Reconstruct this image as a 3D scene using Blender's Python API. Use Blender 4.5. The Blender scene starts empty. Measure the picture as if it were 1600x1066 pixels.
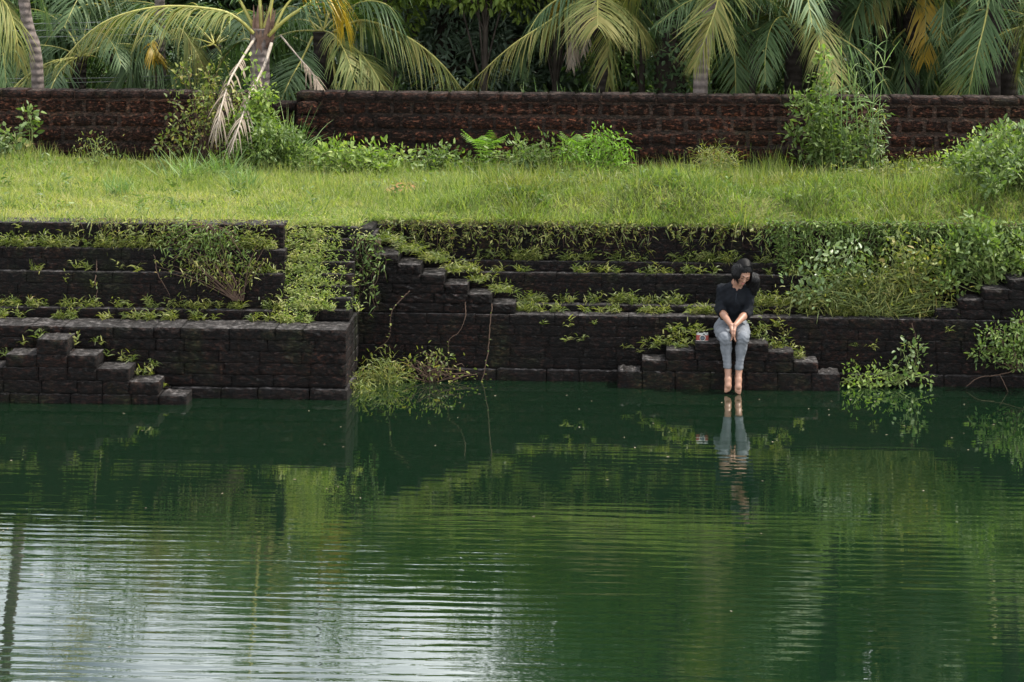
import bpy, math, random
import numpy as np
from mathutils import Matrix, Vector

# ------------------------------------------------------------------ camera, sky, sun, exposure
SC = bpy.context.scene
COL = SC.collection
FPX, YH = 3777.0, -200.0            # focal length in photo pixels, photo row of the horizon
CAM = np.array((0.0, -22.9, 4.88))  # metres; water is z = 0, the pond wall's face is y = 0
YAW, ROLL = 0.050, 0.0035
_F = np.array((-math.sin(YAW), math.cos(YAW), 0.0))
_R0 = np.array((math.cos(YAW), math.sin(YAW), 0.0))
_U0 = np.array((0.0, 0.0, 1.0))
_R = _R0*math.cos(ROLL) + _U0*math.sin(ROLL)
_U = _U0*math.cos(ROLL) - _R0*math.sin(ROLL)
cd = bpy.data.cameras.new("camera")
cam = bpy.data.objects.new("camera_view", cd)
COL.objects.link(cam)
cd.sensor_width = 36.0
cd.lens = FPX/1600*36.0
cd.shift_y = -(533-YH)/1600.0
cd.clip_end = 2000
cam.matrix_world = Matrix(((_R[0], _U[0], -_F[0], CAM[0]), (_R[1], _U[1], -_F[1], CAM[1]),
                           (_R[2], _U[2], -_F[2], CAM[2]), (0, 0, 0, 1)))
SC.camera = cam

SUN = Vector((0.54, 0.09, 0.84)).normalized()
W = bpy.data.worlds.new("World")
SC.world = W
W.use_nodes = True
wn = W.node_tree
bg = wn.nodes["Background"]
sky = wn.nodes.new("ShaderNodeTexSky")
sky.sky_type = 'NISHITA'
sky.sun_disc = False
sky.sun_elevation = math.asin(SUN.z)
sky.sun_rotation = math.atan2(SUN.x, SUN.y)
sky.air_density = 1.0
sky.dust_density = 4.0
sky.ozone_density = 1.0
bg.inputs[1].default_value = 0.088
# bright broken cloud over the hazy sky
wtc = wn.nodes.new("ShaderNodeTexCoord")
wnz = wn.nodes.new("ShaderNodeTexNoise")
wnz.inputs["Scale"].default_value = 3.5
wnz.inputs["Detail"].default_value = 6
wrp = wn.nodes.new("ShaderNodeValToRGB")
wrp.color_ramp.elements[0].position = 0.34
wrp.color_ramp.elements[1].position = 0.54
wmx = wn.nodes.new("ShaderNodeMix")
wmx.data_type = 'RGBA'
wmx.inputs["B"].default_value = (20.0, 20.3, 20.8, 1)
wn.links.new(wtc.outputs["Generated"], wnz.inputs["Vector"])
wn.links.new(wnz.outputs["Fac"], wrp.inputs["Fac"])
wn.links.new(wrp.outputs["Color"], wmx.inputs["Factor"])
wn.links.new(sky.outputs[0], wmx.inputs["A"])
wn.links.new(wmx.outputs["Result"], bg.inputs[0])

sd = bpy.data.lights.new("sun", 'SUN')
sd.energy = 4.9
sd.angle = math.radians(1.0)
sd.color = (1.0, 0.94, 0.84)
sun = bpy.data.objects.new("sun", sd)
COL.objects.link(sun)
sun.rotation_euler = SUN.to_track_quat('Z', 'Y').to_euler()
sun.location = (20, 10, 40)

SC.view_settings.view_transform = 'Standard'
SC.view_settings.look = 'None'
SC.view_settings.exposure = 0.92
SC.view_settings.gamma = 1.0
SC.cycles.max_bounces = 7
SC.cycles.diffuse_bounces = 3
SC.cycles.glossy_bounces = 4
SC.cycles.transparent_max_bounces = 8
SC.cycles.use_denoising = True


def P(px, py, Y):
    """photo pixel -> world point on the plane y = Y"""
    d = _F + _R*((px-800)/FPX) - _U*((py-YH)/FPX)
    return CAM + d*((Y-CAM[1])/d[1])


def PX(px, py, Y): return float(P(px, py, Y)[0])
def PZ(px, py, Y): return float(P(px, py, Y)[2])


def V3(v): return np.array(v, float)
def nrm(v):
    v = np.asarray(v, float)
    return v/np.maximum(np.linalg.norm(v, axis=-1, keepdims=True), 1e-9)


# ------------------------------------------------------------------ mesh and object helpers
class MB:
    """collects quads; build() links them as one mesh object"""
    def __init__(s): s.v, s.f, s.a, s.n = [], [], [], 0
    def add(s, v, f, rnd=None):
        v = np.asarray(v, np.float32).reshape(-1, 3)
        f = np.asarray(f, np.int32)
        s.v.append(v); s.f.append(f+s.n)
        s.a.append(np.broadcast_to(np.asarray(0.5 if rnd is None else rnd, np.float32), (len(v),)))
        s.n += len(v)
        return s
    def mesh(s, name, mat, smooth=False):
        me = bpy.data.meshes.new(name)
        v = np.concatenate(s.v)
        fs = [f for f in s.f if f.size]
        me.vertices.add(len(v)); me.vertices.foreach_set("co", v.ravel())
        nl = sum(f.size for f in fs); nf = sum(len(f) for f in fs)
        me.loops.add(nl); me.polygons.add(nf)
        me.loops.foreach_set("vertex_index", np.concatenate([f.ravel() for f in fs]))
        tot = np.concatenate([np.full(len(f), f.shape[1], np.int32) for f in fs])
        st = np.concatenate(([0], np.cumsum(tot)[:-1])).astype(np.int32)
        me.polygons.foreach_set("loop_start", st)
        me.polygons.foreach_set("loop_total", tot)
        if smooth: me.polygons.foreach_set("use_smooth", np.ones(nf, bool))
        at = me.attributes.new("rnd", 'FLOAT', 'POINT')
        at.data.foreach_set("value", np.concatenate(s.a).astype(np.float32))
        me.update(calc_edges=True)
        if mat: me.materials.append(mat)
        return me
    def build(s, name, mat, parent=None, smooth=False, loc=None):
        return link(name, s.mesh(name, mat, smooth), parent, loc)


def link(name, me, parent=None, loc=None):
    o = bpy.data.objects.new(name, me)
    COL.objects.link(o)
    if parent is not None: o.parent = parent
    if loc is not None: o.location = loc
    return o


def tag(o, label=None, cat=None, group=None, kind=None):
    if label: o["label"] = label
    if cat: o["category"] = cat
    if group: o["group"] = group
    if kind: o["kind"] = kind
    return o


def thing(name, label, cat, loc=(0, 0, 0), group=None):
    o = bpy.data.objects.new(name, None)
    o.empty_display_size = 0.1
    COL.objects.link(o)
    o.location = tuple(float(c) for c in loc)
    return tag(o, label, cat, group, 'thing')


rng = np.random.default_rng(7)
def U(a, b, n=None): return rng.uniform(a, b, n)


BOXF = np.array([(0, 3, 2, 1), (4, 5, 6, 7), (0, 1, 5, 4), (1, 2, 6, 5), (2, 3, 7, 6), (3, 0, 4, 7)])
def box(mb, a, b, rnd=None):
    (x0, y0, z0), (x1, y1, z1) = a, b
    mb.add([(x0, y0, z0), (x1, y0, z0), (x1, y1, z0), (x0, y1, z0),
            (x0, y0, z1), (x1, y0, z1), (x1, y1, z1), (x0, y1, z1)], BOXF, rnd)
    return mb


def tube(mb, pts, rad, sides=6, rnd=None, cap=True):
    pts = np.asarray(pts, float); K = len(pts)
    rad = np.broadcast_to(np.asarray(rad, float), (K,))
    t = nrm(np.gradient(pts, axis=0))
    ref = np.array((0.0, 0, 1)) if abs(t[0][2]) < 0.9 else np.array((1.0, 0, 0))
    s = nrm(np.cross(t, ref)); u = np.cross(s, t)
    a = np.linspace(0, 2*math.pi, sides, endpoint=False)
    v = pts[:, None] + rad[:, None, None]*(np.cos(a)[None, :, None]*s[:, None] + np.sin(a)[None, :, None]*u[:, None])
    i = np.arange(K-1)[:, None]*sides; j = np.arange(sides)[None]; j2 = (j+1) % sides
    f = np.stack([i+j, i+j2, i+sides+j2, i+sides+j], -1).reshape(-1, 4)
    mb.add(v.reshape(-1, 3), f, rnd)
    if cap:
        mb.add(v[-1], [list(range(sides))], rnd)
        mb.add(v[0], [list(range(sides))[::-1]], rnd)
    return mb


def spline(pts, n):
    """Catmull-Rom through the points"""
    p = np.asarray(pts, float)
    p = np.vstack([2*p[0]-p[1], p, 2*p[-1]-p[-2]])
    m = len(p)-3
    out = []
    for t in np.linspace(0, m, n):
        k = min(int(t), m-1); x = t-k
        a, b, c, d = p[k:k+4]
        out.append(0.5*((2*b) + (-a+c)*x + (2*a-5*b+4*c-d)*x*x + (-a+3*b-3*c+d)*x**3))
    return np.array(out)


def blades(mb, base, dirs, L, Wd, droop=0.4, seg=3, rnd=None, side=None):
    """many tapering, arching strips: grass blades, palm leaflets, narrow leaves"""
    base = np.asarray(base, float); N = len(base)
    if N == 0: return mb
    dirs = nrm(np.broadcast_to(np.asarray(dirs, float), (N, 3)))
    L = np.broadcast_to(np.asarray(L, float), (N,)); Wd = np.broadcast_to(np.asarray(Wd, float), (N,))
    droop = np.broadcast_to(np.asarray(droop, float), (N,))
    if side is None:
        side = np.cross(dirs, nrm(rng.normal(size=(N, 3))))
    side = nrm(side)
    t = np.linspace(0, 1, seg+1)
    ctr = base[:, None] + dirs[:, None]*(L[:, None]*t)[..., None]
    ctr[..., 2] -= (droop*L)[:, None]*t**2
    w = Wd[:, None]*0.5*np.clip(np.array([0.75]+[1-(k/seg)**1.7*0.95 for k in range(1, seg+1)]), 0.04, 1)[None]
    v = np.stack([ctr-side[:, None]*w[..., None], ctr+side[:, None]*w[..., None]], 2)  # N,seg+1,2,3
    k = np.arange(seg)*2
    q = np.stack([k, k+1, k+3, k+2], -1)
    f = (np.arange(N)[:, None, None]*(2*(seg+1)) + q[None]).reshape(-1, 4)
    r = U(0, 1, N) if rnd is None else np.broadcast_to(rnd, (N,))
    mb.add(v.reshape(-1, 3), f, np.repeat(r, 2*(seg+1)))
    return mb


def leaves(mb, base, dirs, nor, L, Wd, rnd=None, fold=0.15, curl=0.12):
    """many oval leaves, folded on the midrib"""
    base = np.asarray(base, float); N = len(base)
    if N == 0: return mb
    d = nrm(np.broadcast_to(np.asarray(dirs, float), (N, 3)))
    s = nrm(np.cross(d, np.broadcast_to(np.asarray(nor, float), (N, 3))))
    n = np.cross(s, d)
    L = np.broadcast_to(np.asarray(L, float), (N,))[:, None]; Wd = np.broadcast_to(np.asarray(Wd, float), (N,))[:, None]
    h = Wd*0.5
    up = n*h*fold*2
    p = [base, base+d*L*.3-s*h*.9+up*.9, base+d*L*.68-s*h*.75+up*.6-n*L*curl*.4, base+d*L-n*L*curl,
         base+d*L*.68+s*h*.75+up*.6-n*L*curl*.4, base+d*L*.3+s*h*.9+up*.9]
    v = np.stack(p, 1)
    f = (np.arange(N)[:, None, None]*6 + np.array([(0, 3, 2, 1), (0, 5, 4, 3)])[None]).reshape(-1, 4)
    r = U(0, 1, N) if rnd is None else np.broadcast_to(rnd, (N,))
    mb.add(v.reshape(-1, 3), f, np.repeat(r, 6))
    return mb


# ------------------------------------------------------------------ materials
class NT:
    def __init__(s, name):
        s.m = bpy.data.materials.new(name); s.m.use_nodes = True
        s.t = s.m.node_tree; s.bsdf = s.t.nodes["Principled BSDF"]; s.out = s.t.nodes["Material Output"]
    def n(s, typ, **kw):
        nd = s.t.nodes.new(typ)
        for k, v in kw.items():
            if k in nd.inputs: nd.inputs[k].default_value = v
            else: setattr(nd, k, v)
        return nd
    def l(s, a, b): s.t.links.new(a, b)
    def noise(s, vec, scale, detail=4, rough=0.55, out="Fac"):
        nd = s.n("ShaderNodeTexNoise", Scale=scale, Detail=detail, Roughness=rough)
        if vec is not None: s.l(vec, nd.inputs["Vector"])
        return nd.outputs[out]
    def ramp(s, fac, stops):
        nd = s.n("ShaderNodeValToRGB")
        e = nd.color_ramp.elements
        while len(e) < len(stops): e.new(0.5)
        for el, (p, c) in zip(e, stops):
            el.position = p
            el.color = (c, c, c, 1) if isinstance(c, (int, float)) else (*c, 1)
        s.l(fac, nd.inputs["Fac"])
        return nd.outputs["Color"]
    def mix(s, fac, a, b, mode='MIX'):
        nd = s.n("ShaderNodeMix", data_type='RGBA', blend_type=mode)
        for sock, val in (("Factor", fac), ("A", a), ("B", b)):
            i = [q for q in nd.inputs if q.name == sock and q.enabled][0]
            if hasattr(val, "is_linked") or hasattr(val, "links"): s.l(val, i)
            elif isinstance(val, (int, float)): i.default_value = val
            else: i.default_value = (*val, 1)
        return [q for q in nd.outputs if q.enabled][0]
    def math(s, op, a, b=None, clamp=False):
        nd = s.n("ShaderNodeMath", operation=op); nd.use_clamp = clamp
        for k, val in enumerate((a, b)):
            if val is None: continue
            if isinstance(val, (int, float)): nd.inputs[k].default_value = val
            else: s.l(val, nd.inputs[k])
        return nd.outputs[0]
    def mapping(s, vec, scale=(1, 1, 1), rot=(0, 0, 0)):
        nd = s.n("ShaderNodeMapping")
        nd.inputs["Scale"].default_value = scale; nd.inputs["Rotation"].default_value = rot
        s.l(vec, nd.inputs["Vector"])
        return nd.outputs[0]
    def pos(s): return s.n("ShaderNodeNewGeometry").outputs["Position"]
    def bump(s, h, strength=0.5, dist=0.02):
        nd = s.n("ShaderNodeBump", Strength=strength, Distance=dist)
        s.l(h, nd.inputs["Height"])
        s.l(nd.outputs[0], s.bsdf.inputs["Normal"])
        return nd
    def base(s, c, rough=0.8, spec=0.3):
        if hasattr(c, "links"): s.l(c, s.bsdf.inputs["Base Color"])
        else: s.bsdf.inputs["Base Color"].default_value = (*c, 1)
        s.bsdf.inputs["Roughness"].default_value = rough
        s.bsdf.inputs["Specular IOR Level"].default_value = spec
        return s.m


def plain(name, c, rough=0.6, spec=0.4, nscale=30, var=0.25, bump=0.0, metallic=0):
    t = NT(name)
    nz = t.noise(t.n("ShaderNodeTexCoord").outputs["Object"], nscale)
    c = np.array(c)
    t.base(t.ramp(nz, [(0.3, tuple(c*(1-var))), (0.7, tuple(np.minimum(c*(1+var), 1)))]), rough, spec)
    t.bsdf.inputs["Metallic"].default_value = metallic
    if bump: t.bump(nz, bump, 0.005)
    return t.m


def leaf_mat(name, stops, rough=0.5, trans=0.35, spec=0.35, tint=1.25):
    """foliage: colour by the leaf's own random number, thin-sheet translucency"""
    t = NT(name)
    at = t.n("ShaderNodeAttribute", attribute_name="rnd")
    nz = t.noise(t.pos(), 1.3, 2)
    f = t.math('ADD', t.math('MULTIPLY', at.outputs["Fac"], 0.75), t.math('MULTIPLY', nz, 0.30), True)
    c = t.ramp(f, stops)
    t.base(c, rough, spec)
    tr = t.n("ShaderNodeBsdfTranslucent")
    cm = t.mix(1.0, c, (1.0*tint, 1.15*tint, 0.45), 'MULTIPLY')
    t.l(cm, tr.inputs["Color"])
    ms = t.n("ShaderNodeMixShader"); ms.inputs[0].default_value = trans
    t.l(t.bsdf.outputs[0], ms.inputs[1]); t.l(tr.outputs[0], ms.inputs[2])
    t.l(ms.outputs[0], t.out.inputs["Surface"])
    return t.m


def stone_mat(name, dark, mid, lit_dust, red=0.0, moss=0.35, pit=1.0):
    t = NT(name)
    p = t.pos()
    oi = t.n("ShaderNodeObjectInfo").outputs["Random"]
    n1 = t.noise(p, 11, 7, 0.72)
    n2 = t.noise(t.mapping(p, (17, 17, 46)), 1.0, 5, 0.75)
    base = t.ramp(n1, [(0.28, dark), (0.72, mid)])
    base = t.mix(t.math('MULTIPLY', oi, 0.30), base, tuple(np.array(mid)*1.2))
    if red > 0:   # raw red laterite showing through the black crust
        r = t.ramp(t.noise(t.mapping(p, (22, 22, 30)), 1.0, 4, 0.7), [(0.42, 0.0), (0.62, red)])
        patch = t.ramp(t.noise(p, 1.6, 3), [(0.35, 0.25), (0.65, 1.0)])
        rr = t.math('MULTIPLY', r, patch)
        base = t.mix(rr, base, t.mix(oi, (0.25, 0.078, 0.038), (0.16, 0.055, 0.032)))
    # rusty run-off streaks
    st = t.ramp(t.noise(t.mapping(p, (7, 3, 0.55)), 1.0, 3, 0.6), [(0.63, 0.0), (0.74, 0.5)])
    base = t.mix(t.math('MULTIPLY', st, t.ramp(t.noise(p, 2.3, 3), [(0.4, 0.0), (0.65, 1.0)])), base, (0.085, 0.048, 0.028))
    # pale lichen flecks
    li = t.ramp(t.noise(t.mapping(p, (1, 1, 1.7)), 42, 3, 0.6), [(0.60, 0.0), (0.70, 0.42)])
    base = t.mix(li, base, (0.048, 0.048, 0.046))
    # moss
    mo = t.ramp(t.noise(p, 2.1, 4, 0.6), [(0.55, 0.0), (0.75, moss)])
    base = t.mix(mo, base, (0.030, 0.045, 0.012))
    # grey grit on upward faces, with their sunlit paleness painted into the colour
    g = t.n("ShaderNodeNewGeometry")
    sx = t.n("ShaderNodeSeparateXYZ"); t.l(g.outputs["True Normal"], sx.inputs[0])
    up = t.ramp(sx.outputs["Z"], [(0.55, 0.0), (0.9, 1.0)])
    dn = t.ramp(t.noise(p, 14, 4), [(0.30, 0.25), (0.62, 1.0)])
    base = t.mix(t.math('MULTIPLY', up, dn), base, lit_dust)
    pitc = t.ramp(n2, [(0.42, 0.0), (0.56, 1.0)])
    base = t.mix(t.math('MULTIPLY', t.math('SUBTRACT', 1.0, pitc), 0.75), base, (0.0015, 0.0015, 0.0015))
    t.base(base, 0.92, 0.15)
    h = t.math('ADD', t.math('MULTIPLY', pitc, 0.7), t.math('MULTIPLY', n1, 0.6))
    t.bump(h, 1.0*pit, 0.030)
    return t.m


M = {}
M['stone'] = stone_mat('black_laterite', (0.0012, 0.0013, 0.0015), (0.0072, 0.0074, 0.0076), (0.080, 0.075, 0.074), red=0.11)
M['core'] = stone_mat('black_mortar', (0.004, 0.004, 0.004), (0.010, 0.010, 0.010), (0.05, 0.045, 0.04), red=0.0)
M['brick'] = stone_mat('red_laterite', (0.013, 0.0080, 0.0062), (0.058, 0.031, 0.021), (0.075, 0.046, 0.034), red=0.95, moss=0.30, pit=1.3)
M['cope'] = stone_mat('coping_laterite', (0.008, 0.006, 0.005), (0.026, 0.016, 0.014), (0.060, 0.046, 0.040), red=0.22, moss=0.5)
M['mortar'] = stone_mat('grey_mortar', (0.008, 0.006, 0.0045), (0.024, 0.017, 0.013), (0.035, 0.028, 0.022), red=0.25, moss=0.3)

M['grass'] = leaf_mat('meadow_grass', [(0.0, (0.024, 0.054, 0.012)), (0.35, (0.100, 0.150, 0.038)), (0.7, (0.200, 0.232, 0.082)), (1.0, (0.36, 0.32, 0.165))], trans=0.50)
M['weed'] = leaf_mat('wall_weeds', [(0.0, (0.036, 0.060, 0.014)), (0.5, (0.100, 0.122, 0.030)), (0.88, (0.20, 0.195, 0.056)), (1.0, (0.22, 0.10, 0.05))], trans=0.40)
M['reed'] = leaf_mat('long_grass', [(0.0, (0.060, 0.120, 0.035)), (0.6, (0.135, 0.215, 0.070)), (1.0, (0.26, 0.31, 0.14))], trans=0.35)
M['bush_olive'] = leaf_mat('olive_bush_leaves', [(0.0, (0.035, 0.060, 0.014)), (0.5, (0.095, 0.125, 0.028)), (0.85, (0.19, 0.19, 0.045)), (1.0, (0.22, 0.12, 0.05))], trans=0.35)
M['bush_bright'] = leaf_mat('bright_creeper_leaves', [(0.0, (0.055, 0.105, 0.020)), (0.6, (0.150, 0.220, 0.045)), (1.0, (0.27, 0.32, 0.09))], trans=0.40)
M['bush_mid'] = leaf_mat('mid_green_leaves', [(0.0, (0.035, 0.068, 0.018)), (0.5, (0.082, 0.130, 0.032)), (1.0, (0.165, 0.215, 0.060))], trans=0.35)
M['bush_pale'] = leaf_mat('pale_leaves', [(0.0, (0.040, 0.080, 0.025)), (0.55, (0.105, 0.155, 0.055)), (0.88, (0.20, 0.24, 0.13)), (1.0, (0.42, 0.30, 0.03))], rough=0.38, trans=0.28, spec=0.35)
M['fern'] = leaf_mat('fern_green', [(0.0, (0.060, 0.140, 0.016)), (1.0, (0.18, 0.30, 0.04))], trans=0.4)
M['tree_grey'] = leaf_mat('grey_green_tree_leaves', [(0.0, (0.052, 0.088, 0.054)), (0.6, (0.120, 0.175, 0.120)), (1.0, (0.23, 0.28, 0.21))], rough=0.4, trans=0.18, spec=0.45, tint=1.0)
M['tree_lit'] = leaf_mat('fresh_tree_leaves', [(0.0, (0.060, 0.105, 0.018)), (0.6, (0.145, 0.205, 0.035)), (1.0, (0.24, 0.28, 0.06))], trans=0.45)
M['tree_dark'] = leaf_mat('dark_tree_leaves', [(0.0, (0.034, 0.072, 0.032)), (0.6, (0.085, 0.145, 0.062)), (1.0, (0.16, 0.22, 0.095))], trans=0.25)
M['tree_green'] = leaf_mat('green_tree_leaves', [(0.0, (0.038, 0.080, 0.026)), (0.6, (0.095, 0.165, 0.050)), (1.0, (0.18, 0.25, 0.080))], trans=0.3)
M['palm_green'] = leaf_mat('palm_leaf_green', [(0.0, (0.028, 0.058, 0.026)), (0.6, (0.062, 0.105, 0.044)), (1.0, (0.11, 0.155, 0.065))], rough=0.55, trans=0.30, spec=0.25)
M['palm_yellow'] = leaf_mat('palm_leaf_yellowing', [(0.0, (0.055, 0.090, 0.024)), (0.45, (0.115, 0.140, 0.042)), (0.8, (0.20, 0.18, 0.060)), (1.0, (0.27, 0.18, 0.09))], rough=0.6, trans=0.30, spec=0.2)
M['palm_gold'] = leaf_mat('palm_leaf_golden', [(0.0, (0.10, 0.11, 0.02)), (0.4, (0.26, 0.19, 0.02)), (1.0, (0.42, 0.26, 0.02))], trans=0.30)
M['palm_dry'] = leaf_mat('palm_leaf_dry', [(0.0, (0.10, 0.075, 0.055)), (0.6, (0.21, 0.17, 0.13)), (1.0, (0.34, 0.29, 0.24))], rough=0.8, trans=0.12, spec=0.1, tint=0.9)
M['rachis'] = plain('palm_midrib', (0.22, 0.21, 0.05), 0.45, 0.4, 12, 0.25)
M['rachis_dry'] = plain('dry_midrib', (0.25, 0.215, 0.18), 0.85, 0.1, 30, 0.3, 0.3)
M['twig'] = plain('brown_twigs', (0.060, 0.040, 0.030), 0.85, 0.1, 25, 0.35)
M['stem'] = plain('green_stems', (0.11, 0.14, 0.045), 0.7, 0.2, 25, 0.3)
M['bark'] = plain('dark_bark', (0.040, 0.033, 0.027), 0.9, 0.1, 9, 0.5, 0.8)
M['husk'] = plain('palm_husk', (0.13, 0.085, 0.065), 0.85, 0.1, 18, 0.4, 0.5)


def palm_trunk_mat(name, c):
    t = NT(name)
    p = t.pos()
    w = t.n("ShaderNodeTexWave", Scale=3.4, Distortion=1.5, Detail=2.0); w.bands_direction = 'Z'
    t.l(p, w.inputs["Vector"])
    nz = t.noise(p, 14, 5)
    c = np.array(c)
    col = t.ramp(nz, [(0.3, tuple(c*0.55)), (0.7, tuple(c*1.3))])
    t.base(t.mix(t.math('MULTIPLY', w.outputs["Fac"], 0.35), col, tuple(c*0.4)), 0.9, 0.1)
    t.bump(t.math('ADD', w.outputs["Fac"], nz), 0.6, 0.02)
    return t.m
M['trunk'] = palm_trunk_mat('palm_trunk_grey', (0.15, 0.125, 0.115))
M['trunk_dark'] = palm_trunk_mat('palm_trunk_dark', (0.030, 0.025, 0.022))

# ------------------------------------------------------------------ setting: water, bed, terrace, grove floor
def water_mat():
    t = NT('green_pond_water')
    p = t.pos()
    sx = t.n("ShaderNodeSeparateXYZ"); t.l(p, sx.inputs[0])
    # small waves with crests along the bank, stronger in open water than under the bank
    w1 = t.n("ShaderNodeTexWave", Scale=1.0, Distortion=7.5, Detail=2.5); w1.bands_direction = 'Y'; w1.wave_profile = 'SIN'
    w1.inputs["Detail Scale"].default_value = 0.6
    t.l(t.mapping(p, (0.36, 2.25, 1), (0, 0, 0.05)), w1.inputs["Vector"])
    n1 = t.noise(t.mapping(p, (1.6, 10.4, 1), (0, 0, -0.04)), 1.0, 3, 0.5)
    n2 = t.noise(t.mapping(p, (5.0, 16, 1)), 1.0, 2, 0.5)
    n3 = t.noise(t.mapping(p, (0.5, 1.3, 1)), 1.0, 2, 0.5)
    near = t.n("ShaderNodeMapRange"); t.l(sx.outputs["Y"], near.inputs["Value"])
    near.inputs["From Min"].default_value = -1.0; near.inputs["From Max"].default_value = -5.5
    near.inputs["To Min"].default_value = 0.05; near.inputs["To Max"].default_value = 1.0
    patch = t.ramp(t.noise(t.mapping(p, (0.25, 0.6, 1)), 1.0, 2), [(0.3, 0.25), (0.65, 1.1)])
    amp = t.math('MULTIPLY', near.outputs[0], patch)
    h = t.math('ADD', t.math('MULTIPLY', w1.outputs["Fac"], 0.00070), t.math('MULTIPLY', n1, 0.0027))
    h = t.math('MULTIPLY', h, amp)
    h = t.math('ADD', h, t.math('MULTIPLY', n2, 0.00022))
    h = t.math('ADD', h, t.math('MULTIPLY', n3, 0.0010))
    b = t.bump(h, 1.0, 1.0)
    t.base((0.0046, 0.0160, 0.0072), 1.0, 0.0)
    # murky, yet the stone just under the surface shows through
    tr = t.n("ShaderNodeBsdfTransparent"); tr.inputs[0].default_value = (0.30, 0.42, 0.26, 1)
    fr = t.n("ShaderNodeFresnel", IOR=1.333); t.l(b.outputs[0], fr.inputs["Normal"])
    ms = t.n("ShaderNodeMixShader"); ms.inputs[0].default_value = 0.42
    t.l(t.bsdf.outputs[0], ms.inputs[1]); t.l(tr.outputs[0], ms.inputs[2])
    gl = t.n("ShaderNodeBsdfGlossy", Roughness=0.012); gl.inputs["Color"].default_value = (0.96, 1.0, 0.96, 1)
    t.l(b.outputs[0], gl.inputs["Normal"])
    m2 = t.n("ShaderNodeMixShader"); t.l(t.math('MULTIPLY', fr.outputs[0], 1.8, True), m2.inputs[0])
    t.l(ms.outputs[0], m2.inputs[1]); t.l(gl.outputs[0], m2.inputs[2])
    t.l(m2.outputs[0], t.out.inputs["Surface"])
    return t.m


def grid(name, x0, x1, y0, y1, nx, ny, zf, mat):
    xs, ys = np.linspace(x0, x1, nx), np.linspace(y0, y1, ny)
    X, Y = np.meshgrid(xs, ys)
    Z = zf(X, Y)
    i = (np.arange(ny-1)[:, None]*nx + np.arange(nx-1)[None]).ravel()
    mb = MB().add(np.stack([X, Y, Z], -1), np.stack([i, i+1, i+nx+1, i+nx], -1))
    return tag(mb.build(name, mat, smooth=True), kind='structure')


ZW = 0.055
grid('pond_water', -45, 45, -60, 1.0, 2, 2, lambda x, y: x*0+ZW, water_mat())
grid('pond_bed', -46, 46, -61, 2.0, 2, 2, lambda x, y: x*0-1.6, plain('pond_mud', (0.008, 0.018, 0.009), 0.95, 0.0, 0.8, 0.3))

YEL, YER = 0.10, 0.62          # where the terrace edge stands on the left and on the right
XB = PX(541, 517, -0.9)        # right end of the jutting block
YW = 4.6                       # face of the boundary wall
def hn(x, y): return (np.sin(x*1.7+y*2.1)+np.sin(x*0.9-y*1.3+1.7)+np.sin(x*3.1+y*0.7+0.4))*0.018
def terrace_z(x, y):
    x = np.asarray(x, float); y = np.asarray(y, float)
    z = 1.455 - 0.009*x + 0.05*np.clip((y-2.5)/2, 0, 1)
    # a low bank follows the edge on the right
    k = np.clip((x-XB-0.1)/1.2, 0, 1); k = k*k*(3-2*k)
    a = np.clip((y-0.66)/0.55, 0, 1); a = a*a*(3-2*a); d = np.clip((3.6-y)/1.8, 0, 1); d = d*d*(3-2*d)
    z = z + k*a*d*(0.235+0.05*np.sin(x*1.9+0.6)+0.04*np.sin(x*4.3))
    return z + hn(np.asarray(x), np.asarray(y))*np.clip((np.asarray(y)-0.6)/1.0, 0, 1)


def soil_mat():
    t = NT('terrace_soil')
    p = t.pos()
    c = t.ramp(t.noise(p, 5, 6, 0.65), [(0.3, (0.050, 0.058, 0.018)), (0.7, (0.11, 0.115, 0.040))])
    # bare red earth
    vm = t.n("ShaderNodeVectorMath", operation='DISTANCE')
    t.l(t.mapping(p, (1.0, 0.55, 0)), vm.inputs[0]); q = P(632, 318, 2.55)
    vm.inputs[1].default_value = (q[0], q[1]*0.55, 0)
    d = t.math('ADD', vm.outputs["Value"], t.math('MULTIPLY', t.noise(p, 7, 3), 0.35))
    c = t.mix(t.ramp(d, [(0.30, 1.0), (0.42, 0.0)]), c, (0.21, 0.105, 0.055))
    t.base(c, 0.95, 0.05); t.bump(t.noise(p, 30, 4), 0.5, 0.03)
    return t.m


SOIL = soil_mat()
def skirted(y0):
    return lambda x, y: terrace_z(x, y) - np.where(y <= y0+1e-4, 0.35, 0.0)
XTG = PX(443, 450, -0.35)-0.02
grid('terrace_ground', -11, XTG, YEL-0.16, YW+0.3, 70, 140, skirted(YEL-0.16), SOIL)
grid('terrace_ground', XTG, XB-0.01, 0.17, YW+0.3, 12, 140, skirted(0.17), SOIL)
grid('terrace_ground', XB-0.01, 10.5, YER+0.03, YW+0.3, 100, 140, skirted(YER+0.03), SOIL)
grid('grove_ground', -260, 260, YW+0.25, 420, 80, 80, lambda x, y: 1.15+hn(x*0.4, y*0.4), plain('grove_earth', (0.035, 0.040, 0.016), 0.95, 0.0, 3, 0.5))

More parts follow.
